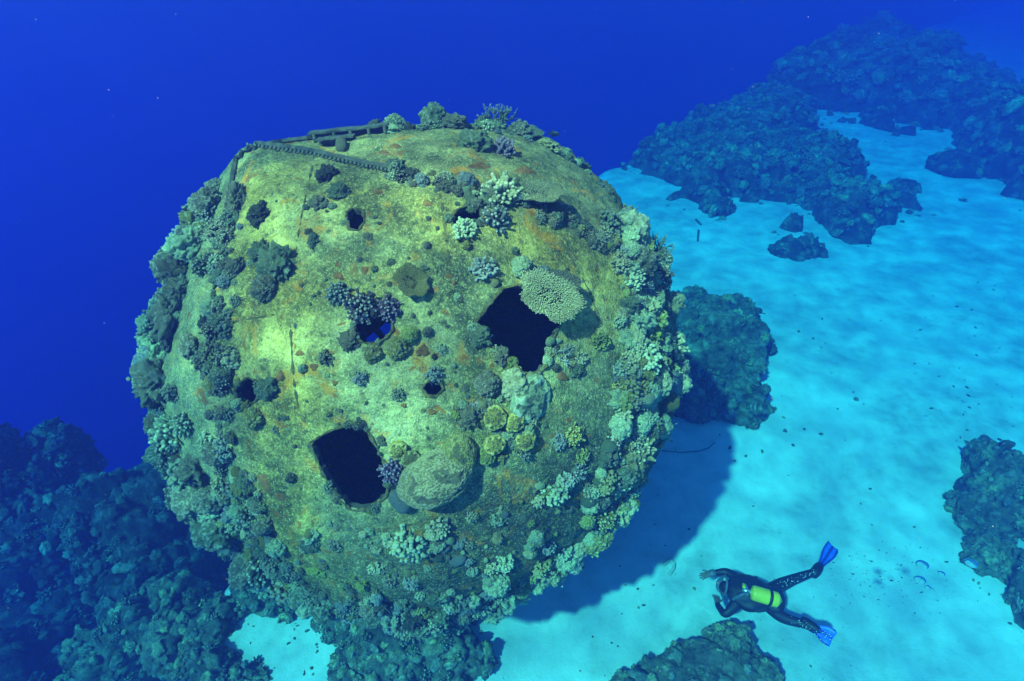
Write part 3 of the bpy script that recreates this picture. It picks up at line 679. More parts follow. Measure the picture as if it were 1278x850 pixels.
HERO = [
    # the front: corals round the openings
    ('table', 681, 379, 37, 'pale', 'big pale round table coral overhanging the upper right square opening', dict(var=0, up=.45, tilt=.0, sink=-.1)),
    ('table', 694, 367, 27, 'grey', 'darker table coral tucked behind the big pale one', dict(var=1, face=True, sink=.05)),
    ('cauli', 603, 337, 18, 'white', 'white branching coral head above the square opening', dict(up=True)),
    ('smooth', 617, 354, 7.5, 'tan', 'small tan egg-shaped sponge at the top corner of the square opening', {}),
    ('smooth', 686, 426, 8, 'mint', 'pale round sponge on the right rim of the square opening', {}),
    ('stag', 703, 443, 21, 'white', 'thin white staghorn coral at the right rim of the square opening', {}),
    ('leafy', 749, 427, 14, 'green', 'bright green leafy coral on the right of the square opening', dict(stretch=1.25)),
    ('cauli', 724, 448, 10, 'pale', 'small yellowish white coral knob below the bright green leafy coral', {}),
    ('crust', 720, 462, 10, 'teal', 'blue-grey crusty coral lump under the small yellowish knob', {}),
    ('crust', 600, 420, 13, 'teal', 'grey crusty coral on the left rim of the square opening', {}),
    ('crust', 625, 444, 10, 'grey', 'crusty coral on the lower rim of the square opening', {}),
    ('knobbly', 650, 335, 15, 'mint', 'mint coral lump right of the white branching head', {}),
    ('knobbly', 678, 342, 11, 'blue', 'bluish coral lump over the big table coral', {}),
    ('brain', 545, 594, 39, 'tan', 'large yellow honeycombed brain coral beside the lower left opening', dict(var=0, face=True, tilt=0, stretch=1.15)),
    ('brain', 572, 568, 27, 'olive', 'second smaller brain coral behind the large yellow one', dict(var=1, tilt=.1)),
    ('smooth', 502, 622, 20, 'blue', 'smooth blue-grey sponge below the large brain coral', dict(squash=1.1)),
    ('finger', 489, 586, 17, 'purple', 'dusky purple finger coral between opening and brain coral', {}),
    ('lobe', 497, 560, 14, 'yellow', 'yellow-green lumpy coral above the dusky purple finger coral', {}),
    ('lobe', 513, 572, 13, 'olive', 'olive lumpy coral touching the top of the large brain coral', {}),
    ('lobe', 617, 522, 17, 'yellow', 'largest round lobed coral with grey pitted middle', dict(var=0, face=True, squash=1.3)),
    ('lobe', 641, 526, 14, 'yellow', 'upright oval lobed coral beside the largest lobed one', dict(var=1, face=True, squash=1.3)),
    ('lobe', 617, 553, 15, 'yellow', 'yellow lobed coral folded in two under the largest one', dict(var=2, face=True, squash=1.3)),
    ('lobe', 607, 570, 13, 'green', 'lowest green-yellow lobed coral of the cluster', dict(var=3, face=True, squash=1.3)),
    ('lobe', 656, 548, 15, 'yellow', 'right-hand lobed coral of the cluster with open pale fold', dict(var=4, face=True, squash=1.3)),
    ('smooth', 601, 505, 10, 'tan', 'tan smooth sponge above the lobed coral cluster', dict(stretch=.8)),
    ('lobe', 660, 497, 33, 'mint', 'broad pale mint plate coral studded with knobs', dict(var=2, squash=.6)),
    ('knobbly', 640, 480, 20, 'pale', 'pale knobbly coral on the upper edge of the mint plate coral', {}),
    ('knobbly', 608, 480, 16, 'grey', 'grey knobbly coral above the tan sponge', {}),
    ('crust', 585, 520, 14, 'grey', 'grey rubbly coral left of the lobed cluster', {}),
    ('finger', 452, 383, 22, 'plum', 'dark plum finger coral arching over the small window opening', dict(face=True)),
    ('finger', 487, 386, 16, 'purple', 'purple finger coral right of the small window opening', {}),
    ('finger', 424, 366, 16, 'blue', 'grey-blue finger coral up and left of the window opening', {}),
    ('table', 512, 356, 22, 'olive', 'fine-branched greenish table coral above the window opening', dict(var=1, up=True)),
    ('knobbly', 497, 434, 15, 'olive', 'olive knobbly coral under the window opening', {}),
    ('knobbly', 511, 419, 12, 'green', 'green knobbly coral lower right of the window opening', {}),
    ('knobbly', 466, 442, 12, 'olive', 'small olive coral at the bottom of the window opening', {}),
    ('crust', 436, 425, 12, 'grey', 'grey crust on the left rim of the window opening', {}),
    ('cauli', 408, 447, 11, 'dark', 'dark coral lump left below the window opening', {}),
    ('cauli', 450, 472, 10, 'blue', 'pale blue coral tuft on the open yellow plating', {}),
    ('cauli', 497, 492, 9, 'teal', 'teal coral tuft left of the small lower hole', {}),
    ('cauli', 541, 468, 12, 'blue', 'blue-grey coral tuft over the small lower hole', {}),
    ('cauli', 551, 436, 8, 'mint', 'mint coral tuft beside the round brown rust crust', {}),
    ('finger', 626, 244, 26, 'pale', 'round pale finger coral right of the upper round hole', dict(up=True)),
    ('finger', 618, 276, 20, 'blue', 'bluish finger coral below the round pale finger coral', {}),
    ('table', 672, 252, 29, 'pale', 'tilted pale table coral on the upper seam', dict(var=1, up=True)),
    ('cauli', 580, 289, 17, 'mint', 'pale lump of coral in the mouth of the upper round hole', {}),
    ('smooth', 692, 268, 17, 'brown', 'smooth brown sponge under the tilted table coral', {}),
    ('cauli', 627, 190, 18, 'purple', 'vivid purple branching coral on top of the wreck', dict(up=True)),
    ('crust', 592, 181, 20, 'teal', 'grey-green coral lump left of the vivid purple coral', dict(up=True)),
    ('smooth', 581, 238, 8, 'mint', 'pale egg sponge on the seam left of the round hole', {}),
    ('smooth', 427, 186, 11, 'grey', 'upright grey sponge knob standing behind the riveted edge', dict(up=True, squash=1.5, stretch=.9)),
    ('crust', 324, 269, 15, 'dark', 'round dark coral boss near the upper left corner', {}),
    ('crust', 408, 219, 13, 'dark', 'dark coral lump below the riveted edge', {}),
    ('crust', 424, 240, 13, 'teal', 'ragged teal coral next to the dark lump below the riveted edge', {}),
    ('crust', 398, 255, 10, 'grey', 'small grey coral left of the dark hole below the riveted edge', {}),
    ('crust', 346, 330, 22, 'teal', 'big ragged teal coral mass on the left of the front', {}),
    ('knobbly', 332, 362, 17, 'grey', 'grey-green knobbly coral below the big ragged teal mass', {}),
    ('crust', 326, 315, 14, 'teal', 'teal coral left of the big ragged mass', {}),
    ('knobbly', 291, 448, 14, 'pale', 'pale knobbly coral above the left round hole', {}),
    ('smooth', 284, 440, 7, 'mint', 'little pale sponge on top of the pale knobbly coral', {}),
    ('finger', 281, 478, 15, 'plum', 'dark plum finger coral left of the left round hole', {}),
    ('knobbly', 318, 520, 14, 'olive', 'olive coral ring piece under the left round hole', {}),
    ('crust', 334, 485, 13, 'teal', 'teal coral on the right rim of the left round hole', {}),
    ('finger', 232, 528, 17, 'mint', 'mint finger coral on the left flank', {}),
    ('smooth', 219, 624, 10, 'mint', 'pale round sponge low on the left flank', {}),
    ('finger', 233, 658, 14, 'green', 'green finger coral at the lower left rim', {}),
    # the right side
    ('knobbly', 786, 290, 24, 'pale', 'pale rounded coral head at the end of the upper seam', {}),
    ('bush', 845, 308, 24, 'teal', 'feathery bush coral jutting out over the blue sand', dict(up=True, sink=-.3)),
    ('cauli', 815, 266, 17, 'mint', 'mint coral jutting from the upper right rim', {}),
    ('cauli', 795, 262, 14, 'grey', 'grey coral beside the jutting mint coral', {}),
    ('finger', 828, 343, 18, 'grey', 'grey-green finger coral on the right rim', {}),
    ('knobbly', 797, 330, 22, 'grey', 'broad grey-green knobbly coral below the pale head', {}),
    ('cauli', 803, 452, 22, 'mint', 'cluster of pale mint coral knobs on the right side', {}),
    ('cauli', 792, 440, 14, 'mint', 'mint coral above the mint cluster on the right side', {}),
    ('leafy', 846, 442, 18, 'green', 'green leafy coral on the far right rim', {}),
    ('table', 842, 488, 24, 'blue', 'blue-grey fine-branched table coral on the far right rim', dict(var=2)),
    ('leafy', 773, 478, 15, 'yellow', 'yellow-green leafy coral on the right side', {}),
    ('smooth', 789, 491, 9, 'blue', 'pointed blue-white sponge on the right side', dict(stretch=.75, squash=1.3)),
    ('cauli', 803, 500, 12, 'pale', 'pale coral tuft right of the pointed sponge', {}),
    ('cauli', 764, 552, 12, 'white', 'bright white coral knobs left of the honey-coloured finger dome', {}),
    ('finger', 797, 564, 21, 'tan', 'honey-coloured finger coral dome at the lower right', dict(face=True)),
    ('stag', 829, 536, 20, 'white', 'stringy white staghorn coral hanging over the lower right rim', dict(var=2)),
    ('finger', 716, 543, 14, 'yellow', 'yellow finger coral in the shaded lower right', {}),
    ('cauli', 697, 551, 11, 'blue', 'blue coral tuft left of the yellow finger coral', {}),
    ('leafy', 726, 568, 13, 'green', 'dull green leafy coral under the yellow finger coral', {}),
    ('cauli', 692, 611, 19, 'mint', 'bright mint cauliflower coral low on the right', {}),
    ('cauli', 706, 600, 13, 'white', 'white cauliflower coral joined to the bright mint one', {}),
    ('finger', 719, 588, 14, 'blue', 'blue finger coral above the white cauliflower coral', {}),
    ('knobbly', 731, 648, 11, 'green', 'bright green coral knob near the lower right rim', {}),
    # the shaded belly
    ('cauli', 511, 676, 24, 'mint', 'bright pale cauliflower coral below the lower left opening', {}),
    ('cauli', 546, 657, 16, 'pale', 'yellowish cauliflower coral right of the bright pale one', {}),
    ('smooth', 561, 673, 8, 'mint', 'small mint sponge below the yellowish cauliflower coral', {}),
    ('smooth', 571, 698, 10, 'blue', 'pale blue oval sponge on the belly', dict(stretch=1.3)),
    ('cauli', 584, 700, 7, 'blue', 'blue coral tuft touching the pale blue oval sponge', {}),
    ('cauli', 629, 701, 14, 'mint', 'upper pale head of three on the bottom edge', {}),
    ('cauli', 612, 708, 9, 'pale', 'smallest pale head of three on the bottom edge', {}),
    ('knobbly', 619, 725, 17, 'mint', 'lowest pale head of three on the bottom edge', {}),
    ('knobbly', 648, 738, 14, 'pale', 'knobbly coral fringe at the lowest right rim', {}),
    ('cauli', 675, 705, 15, 'olive', 'olive coral head on the lower right rim', {}),
    ('lobe', 705, 690, 15, 'blue', 'blue-grey lobed coral on the lower right rim', {}),
    ('cauli', 562, 756, 11, 'white', 'brightest white coral knob near the bottom edge', {}),
    ('cauli', 524, 742, 7, 'mint', 'small mint coral knob near the bottom edge', {}),
    ('cauli', 539, 749, 6, 'pale', 'smallest pale coral knob near the bottom edge', {}),
    ('finger', 540, 772, 15, 'tan', 'tan finger coral hanging at the very bottom', {}),
    # the top rim
    ('knobbly', 543, 150, 18, 'teal', 'teal coral hump on the top rim', dict(up=True, sink=-.2)),
    ('crust', 569, 153, 14, 'grey', 'grey coral hump right of the teal one on the top rim', dict(up=True, sink=-.2)),
    ('bush', 626, 148, 26, 'teal', 'tall bushy coral at the highest point of the wreck', dict(up=True, sink=-.1)),
    ('knobbly', 655, 157, 15, 'grey', 'grey coral right of the tall bushy coral', dict(up=True)),
    ('table', 655, 168, 20, 'teal', 'dark-edged table coral on the top rim', dict(var=2, up=True)),
    ('crust', 467, 148, 8, 'grey', 'round coral on the end of the coaming', dict(up=True, sink=-.3)),
    ('knobbly', 493, 158, 13, 'teal', 'teal coral behind the right end of the coaming', dict(up=True)),
]
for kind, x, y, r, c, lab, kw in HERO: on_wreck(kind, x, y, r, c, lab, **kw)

# scattered small growth: zones of the wreck in which the photograph shows crowded, look-alike lumps
def pick(ws):
    ks = list(ws); return random.choices(ks, [ws[k] for k in ks])[0]
NAMES = dict(knobbly='knobbly coral lump', crust='ragged crusty coral', finger='finger coral', cauli='coral tuft', smooth='smooth sponge', leafy='leafy coral', lobe='lobed coral', stag='thin staghorn coral')
CW = dict(pale='pale', mint='mint-green', teal='dull teal', grey='grey', green='green', yellow='yellow', olive='olive', purple='purple', blue='bluish', dark='dark', brown='brown', white='white', tan='tan', plum='plum')
def scatter(where, n, sizes, kinds, cols, line=None, width=0, poly=None, thirds=('at the upper end', 'half way down', 'at the lower end'), **kw):
    for k in range(n):
        if line is not None:
            L = along(line, 3); i = random.randrange(len(L)); p = L[i]+rng.normal(size=2)*width*.5; u = i/len(L)
        else:
            P = np.array(poly); lo, hi = P.min(0), P.max(0)
            while True:
                p = lo+(hi-lo)*rng.random(2)
                if in_poly(p[None], poly)[0]: break
            u = (p[1]-lo[1])/(hi[1]-lo[1])
        if any(in_poly(p[None], h)[0] for h in HOLES): continue
        kd = pick(kinds); c = pick(cols); s = sizes[0]+(sizes[1]-sizes[0])*random.random()**2.2
        size = 'tiny' if s < sizes[0]+.12*(sizes[1]-sizes[0]) else 'small' if s < sizes[0]+.45*(sizes[1]-sizes[0]) else 'larger'
        part = thirds[min(2, int(u*3))] if thirds else ''
        lab = ' '.join(('%s %s %s %s %s' % (size, CW[c], NAMES[kd], where, part)).split()[:16])
        on_wreck(kd, p[0], p[1], s, c, lab, ('%ss %s' % (NAMES[kd], where)), squash=random.uniform(.75, 1.35), stretch=random.uniform(.75, 1.45), **kw)
CRUD = dict(crust=2.3, knobbly=3, cauli=2.6, finger=1.8, smooth=.3)
DULL = dict(teal=4, grey=3, dark=1, mint=1.2, olive=.8, blue=.8, brown=.6)
BRIGHT = dict(mint=3, teal=1.6, grey=1.1, pale=2.6, olive=1., blue=1.2, green=1.1, tan=.8)  # mix with more of the bright coral colours
SILL = [(282, 205), (262, 232), (240, 290), (218, 350), (198, 420), (190, 480), (203, 540), (228, 600), (262, 650), (310, 700), (372, 745)]
scatter('crowding the left silhouette of the wreck', 250, (7, 24), CRUD, DULL, SILL[1:], 20, sink=.0)
scatter('along the left corner ridge', 130, (4, 16), CRUD, DULL, [(287, 262), (276, 330), (270, 440), (272, 520), (280, 580), (305, 640), (335, 690)], 20)
scatter('in the lower left thicket', 45, (6, 16), CRUD, BRIGHT, poly=[(262, 590), (325, 595), (352, 680), (330, 710), (290, 680)])
scatter('along the upper seam', 100, (4, 13), CRUD, DULL, [(488, 214), (540, 228), (600, 241), (660, 258), (720, 284), (775, 312)], 12, thirds=('at its left end', 'at its middle', 'at its right end'))
scatter('along the far top rim', 55, (4, 12), CRUD, DULL, [(478, 160), (520, 156), (600, 152), (650, 160), (690, 175), (730, 207), (770, 248)], 8, up=True, thirds=('at its left end', 'at its middle', 'at its right end'))
scatter('packed on the right side', 320, (4, 17), dict(crust=3, knobbly=3, cauli=3, finger=1.5, leafy=1, smooth=.7, lobe=.5), BRIGHT,
        poly=[(765, 245), (800, 290), (832, 345), (847, 430), (845, 490), (832, 550), (802, 608), (750, 668), (725, 640), (740, 570), (770, 520), (768, 430), (775, 350), (750, 290)])
scatter('along the lower right rim', 110, (5, 17), CRUD, BRIGHT, [(800, 612), (750, 670), (690, 714), (640, 744), (590, 765)], 16)
scatter('strewn over the shaded belly', 170, (2.5, 10), dict(cauli=3, crust=3, knobbly=2, smooth=1), BRIGHT, poly=[(350, 690), (440, 755), (540, 775), (640, 735), (720, 640), (690, 590), (590, 640), (480, 660), (390, 650)])
scatter('crowding the bottom rim', 170, (5, 17), CRUD, DULL, [(325, 700), (380, 742), (440, 766), (520, 780), (580, 768)], 22, thirds=('at its left end', 'at its middle', 'at its right end'))
scatter('dotted over the front plating', 110, (2, 7), dict(crust=2.5, cauli=2, knobbly=2), DULL, poly=[(320, 240), (500, 250), (700, 300), (740, 420), (690, 540), (560, 520), (420, 680), (340, 560), (340, 400)])
scatter('round the upper right square opening', 80, (3, 8), CRUD, BRIGHT, [(593, 404), (640, 450), (668, 467), (690, 430)], 9)
for h, w in ((HOLES[1], 'large lower left opening'), (HOLES[2], 'window opening'), (HOLES[4], 'left round hole'), (HOLES[3], 'upper round hole')):
    scatter('edging the %s' % w, 22, (3, 8), CRUD, DULL, h+[h[0]], 6, thirds=('above', 'at the side', 'below'))
scatter('in the nest round the yellow lobed corals', 45, (3, 9), CRUD, BRIGHT, poly=[(560, 500), (600, 480), (690, 480), (690, 520), (660, 570), (600, 580), (580, 545)])

# ------------------------------------------------------------------ reef rocks
def low(m, sq):
    V, T, A = m; V = V*np.array(sq); return V+.16*np.stack([noise(V*3.1+k*9, 60+k) for k in range(3)], -1), T, A
LUMPS = [low(m_crust(k+30, 3), (1.2, .9, .6+.25*k)) for k in range(4)]+[low(m_knobbly(21, 3, 2.6, 6), (1.2, .8, .9)), m_finger(9, 18, .6, .12), m_finger(10, 26, .6, .10), m_staghorn(11, 2, 9, .7, .08), low(m_leafy(8, 9), (1, 1, .9))]
def growth(mb, P, Nn, sizes):
    for p, n, s in zip(P, Nn, sizes):
        V, T, A = LUMPS[random.randrange(len(LUMPS))]; B = basis(nrm(n+rng.normal(size=3)*.3)); a = random.uniform(0, 6.28)
        c, d = math.cos(a), math.sin(a); V = V*rng.uniform(.7, 1.35, 3); mb.add((V@np.array([[c, d, 0], [-d, c, 0], [0, 0, 1.]])*s)@B.T+p, T, np.clip(A, .0, .97)+random.randrange(5))
def normals(V, T):
    Nn = np.zeros_like(V); fn = np.cross(V[T[:, 1]]-V[T[:, 0]], V[T[:, 2]]-V[T[:, 0]])
    for k in range(3): np.add.at(Nn, T[:, k], fn)
    return nrm(Nn)
def outcrop(name, label, cat, parts, ng, gs, seed, m='reef', gm='growth', sub=5, group=None):
    """A rock built of one or more overlapping lumpy masses (centre, radii), with small growth on it."""
    mb = MB(); cs = []; vv = []; nn = []
    base = np.array(parts[0][0])
    for k, (c, s) in enumerate(parts):
        V, T = ico(sub); o = seed*9.1+k*3.7; s = np.array(s); sc = s.mean()
        D = V*s
        r = 1+.34*fbm(V*1.3+o, 3, 51)+.20*(puffs(D*(1.3/sc)+V*.4+o, 52)-.4)+.20*(puffs(D*(3.1/sc)+o, 53)-.4)*(1+.8*noise(V*2+o, 57))+.11*puffs(D*(7/sc)+o, 54)+.05*puffs(D*(16/sc)+o, 55)+.10*np.abs(noise(D*(4.5/sc)+o, 56))
        P = np.array(c)-base+V*s*r[:, None]; mb.add(P, T); vv.append(P); nn.append(normals(P, T))
    o = link(name, mb.mesh(name, M[m]), label=label, category=cat, group=group); o.location = base
    P = np.concatenate(vv); Q = np.concatenate(nn); w = np.where(Q[:, 2]+.6*(Q@np.array([0, -1, 0])) > -.1)[0]
    idx = rng.choice(w, ng); g = MB(); growth(g, P[idx], Q[idx], gs*rng.uniform(.4, 1.3, ng)**1.5)
    link('coral_growth', g.mesh('coral_growth', M[gm]), o, kind='stuff')
    if parts[0][0][2] > GZ-.5 and ng > 40:
        nb = ng//8; c0 = np.array(parts[0][0][:2]); R0 = max(np.linalg.norm(np.array(c[:2])-c0)+max(q_[:2]) for c, q_ in parts)
        th = rng.uniform(0, 6.28, nb); rr = R0*(1.02+.35*np.abs(rng.normal(size=nb))); X = c0[0]+rr*np.cos(th)*.9; Y = c0[1]+rr*np.sin(th)*.9
        P2 = np.c_[X, Y, ground_z(X, Y)]-base; g = MB(); growth(g, P2, np.tile([0, 0, 1.], (nb, 1)), gs*.32*rng.uniform(.3, 1.2, nb))
        link('coral_rubble', g.mesh('coral_rubble', M[gm]), o, kind='stuff')
    return o
def G(x, y, up=0.): p = gp(x, y); return np.array([p[0], p[1], GZ+up])
outcrop('coral_outcrop', 'dark coral outcrop on the sand just behind the right side of the wreck', 'coral rock',
        [(G(890, 440, .2), (.78, .9, .6)), (G(922, 420, .1), (.36, .75, .5)), (G(918, 505, .05), (.42, .5, .4)), (G(870, 500, .05), (.5, .5, .45)), (G(862, 400, .1), (.6, .7, .4))], 520, .085, 1, sub=6)
outcrop('coral_bommie', 'isolated coral bommie on the bright sand near the right edge', 'coral rock',
        [(G(1226, 592, .1), (.26, .30, .45)), (G(1232, 625, .2), (.30, .30, .5)), (G(1226, 660, .15), (.30, .30, .45)), (G(1232, 700, .0), (.26, .28, .35)), (G(1200, 640, .0), (.16, .2, .25)), (G(1262, 655, 0), (.14, .2, .25))], 520, .05, 2, sub=6)
outcrop('coral_bommie', 'coral bommie cut off by the right edge, lower right', 'coral rock', [(G(1285, 740, .1), (.28, .4, .4)), (G(1300, 770, 0), (.3, .3, .3))], 120, .06, 3)
outcrop('sponge_ball', 'dark round ball on top of the isolated bommie', 'sponge', [(G(1224, 556, .15), (.06, .06, .06))], 6, .02, 4, sub=3)
outcrop('coral_rock', 'low greenish coral rock at the bottom edge below the diver', 'coral rock',
        [(G(890, 848, .05), (.42, .30, .3)), (G(908, 815, .08), (.2, .2, .27)), (G(850, 856, -.05), (.45, .25, .26)), (G(945, 850, -.05), (.22, .26, .25)), (G(800, 862, -.08), (.32, .16, .2))], 420, .05, 5, sub=6)
outcrop('reef_base', 'coral thicket on the sand under the bottom of the wreck', 'coral rock',
        [(G(500, 800, .15), (.55, .45, .5)), (G(455, 835, .0), (.28, .3, .3)), (G(555, 825, .0), (.38, .28, .3)), (G(520, 765, .2), (.6, .4, .6)), (G(440, 780, .1), (.28, .28, .4))], 620, .065, 6, sub=6)
outcrop('coral_rock', 'rounded dark coral rock on the sand patch below the lower left rim', 'coral rock', [(G(338, 735, .05), (.34, .30, .30)), (G(368, 750, 0), (.22, .2, .2))], 150, .05, 7)
outcrop('coral_rock', 'dark coral rocks at the bottom edge left of the bright sand patch', 'coral rock', [(G(262, 836, .0), (.30, .2, .25)), (G(215, 800, -.1), (.28, .28, .3)), (G(305, 848, -.05), (.24, .14, .16))], 160, .055, 8)
outcrop('coral_rock', 'small broken rock on the shaded sand at the wreck bottom', 'coral rock', [(G(608, 825, .0), (.10, .07, .08)), (G(592, 818, 0), (.08, .07, .07))], 10, .03, 9, sub=3)
# left: shadowed pinnacles and slope over the drop-off
outcrop('rock_pinnacle', 'tall rock pinnacle standing in the blue at the left', 'rock',
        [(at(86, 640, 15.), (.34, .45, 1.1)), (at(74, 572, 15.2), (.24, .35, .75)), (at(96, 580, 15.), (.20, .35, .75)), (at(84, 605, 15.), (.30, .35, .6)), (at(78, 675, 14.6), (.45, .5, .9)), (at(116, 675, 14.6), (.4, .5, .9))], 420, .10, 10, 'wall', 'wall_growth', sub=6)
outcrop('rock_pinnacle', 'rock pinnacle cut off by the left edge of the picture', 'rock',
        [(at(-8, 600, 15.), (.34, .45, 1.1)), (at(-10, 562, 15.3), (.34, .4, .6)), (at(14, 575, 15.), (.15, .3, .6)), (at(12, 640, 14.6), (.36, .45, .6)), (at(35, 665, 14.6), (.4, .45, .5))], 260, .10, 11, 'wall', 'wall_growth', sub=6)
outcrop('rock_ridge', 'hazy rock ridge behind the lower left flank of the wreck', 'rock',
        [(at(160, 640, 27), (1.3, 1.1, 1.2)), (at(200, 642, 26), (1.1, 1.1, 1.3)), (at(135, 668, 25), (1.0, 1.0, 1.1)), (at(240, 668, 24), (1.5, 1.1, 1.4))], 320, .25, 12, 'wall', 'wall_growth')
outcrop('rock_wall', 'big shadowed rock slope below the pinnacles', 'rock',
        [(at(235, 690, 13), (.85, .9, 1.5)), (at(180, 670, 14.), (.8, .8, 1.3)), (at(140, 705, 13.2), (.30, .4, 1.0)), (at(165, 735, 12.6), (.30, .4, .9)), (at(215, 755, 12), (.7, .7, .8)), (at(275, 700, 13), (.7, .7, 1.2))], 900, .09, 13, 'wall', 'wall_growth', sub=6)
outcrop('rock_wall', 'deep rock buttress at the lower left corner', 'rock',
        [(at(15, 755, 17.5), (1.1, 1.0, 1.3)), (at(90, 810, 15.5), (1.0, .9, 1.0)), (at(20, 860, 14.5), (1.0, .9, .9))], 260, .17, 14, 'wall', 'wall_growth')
outcrop('coral_rock', 'broken coral rock bordering the left side of the bright sand patch', 'coral rock', [(G(268, 785, .0), (.26, .22, .25)), (G(285, 765, .0), (.18, .16, .2)), (G(250, 808, .0), (.2, .16, .18))], 150, .05, 16)
outcrop('coral_rock', 'blue-lit coral rocks at the foot of the slope left of the sand patch', 'coral rock',
        [(at(180, 795, 10.4), (.4, .4, .5)), (at(225, 770, 10.2), (.38, .4, .5)), (at(140, 830, 10.6), (.5, .4, .4)), (at(265, 785, 9.8), (.3, .3, .3))], 420, .065, 15, sub=6)

def reef_mass(name, poly, hgt, res, seed, ng, gs, soft):
    P2 = np.array([gp(*p)[:2] for p in poly]); lo, hi = P2.min(0)-soft, P2.max(0)+soft
    nx, ny = ((hi-lo)/res).astype(int)+1
    X, Y = np.meshgrid(lo[0]+np.arange(nx)*res, lo[1]+np.arange(ny)*res); xy = np.stack([X.ravel(), Y.ravel()], -1)
    q = np.c_[xy, np.zeros(len(xy))]
    d, _, _ = seg_near(xy, [tuple(p) for p in P2]); ins = in_poly(xy, [tuple(p) for p in P2]); d = np.where(ins, d, -d)
    d = d+soft*.9*fbm(q/soft*.5, 3, seed)+soft*1.15*np.minimum(fbm(q/soft*1.1+9, 4, seed+8), .08)
    e = sstep(-.1*soft, soft, d)
    z = e*hgt*(.55+.6*noise(q/(soft*2.2), seed+1))+sstep(-.1*soft, .2*soft, d)*hgt*(.10*puffs(q/(hgt*.17), seed+4)+.12*np.abs(noise(q/(hgt*.3), seed+5)))+sstep(-.25*soft, .2*soft, d)*(.30*hgt*puffs(q/(hgt*.75), seed+2)+.16*hgt*puffs(q/(hgt*.33), seed+3))-.25*sstep(.1*soft, -.4*soft, d)-.04
    z = np.maximum(z, -.6); V = np.c_[xy, np.minimum(GZ, ground_z(xy[:, 0], xy[:, 1]))+z]
    j, i = np.meshgrid(np.arange(ny-1), np.arange(nx-1), indexing='ij'); p = (j*nx+i).ravel()
    T = np.concatenate([np.stack([p, p+1, p+nx+1], -1), np.stack([p, p+nx+1, p+nx], -1)])
    T = T[(z[T] > -.25).any(1)]
    o = link(name, mesh_np(name, V, T, M['reef_far']), kind='structure')
    w = np.where(d > -.75*soft*rng.random(len(d))**2.2*(rng.random(len(d)) < .5))[0]; idx = rng.choice(w, ng); V[:, 2] = np.maximum(V[:, 2], ground_z(V[:, 0], V[:, 1])-.03); Nn = normals(V, T); g = MB(); growth(g, V[idx], Nn[idx]+np.array([0, 0, .5]), gs*rng.uniform(.4, 1.3, ng)**1.5*np.where(d[idx] < .1*soft, .6, 1))
    link('coral_growth', g.mesh('coral_growth', M['growth']), o, kind='stuff')
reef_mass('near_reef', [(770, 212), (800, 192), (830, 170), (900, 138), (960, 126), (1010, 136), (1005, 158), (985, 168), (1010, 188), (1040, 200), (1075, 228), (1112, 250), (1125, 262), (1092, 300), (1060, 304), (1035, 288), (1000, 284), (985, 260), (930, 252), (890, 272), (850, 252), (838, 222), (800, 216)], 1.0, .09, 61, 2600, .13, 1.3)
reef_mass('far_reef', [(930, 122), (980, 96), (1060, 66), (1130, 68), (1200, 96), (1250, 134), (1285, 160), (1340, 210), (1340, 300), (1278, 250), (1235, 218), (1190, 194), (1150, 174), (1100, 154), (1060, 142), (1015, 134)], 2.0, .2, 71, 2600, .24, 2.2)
for k, (x, y, r, lab) in enumerate([(985, 316, .42, 'lone coral rock on the sand in front of the near reef'), (1191, 213, .75, 'lone dark rock on the sand before the far reef'), (1012, 305, .18, 'small rock right of the lone coral rock'),
                                    (1018, 315, .22, 'smaller rock at the foot of the near reef'), (1110, 246, .4, 'rock at the right tip of the near reef'), (1129, 236, .35, 'outermost rock off the right tip of the near reef'),
                                    (895, 262, .45, 'rock at the left foot of the near reef'), (1060, 290, .5, 'rock lump at the front edge of the near reef')]):
    outcrop('coral_rock', lab, 'coral rock', [(G(x, y, .05*r), (r, r, r*.7)), (G(x-8, y+3, 0), (r*.5, r*.6, r*.45))], 24, .12, 80+k, 'reef_far', 'growth', 4)

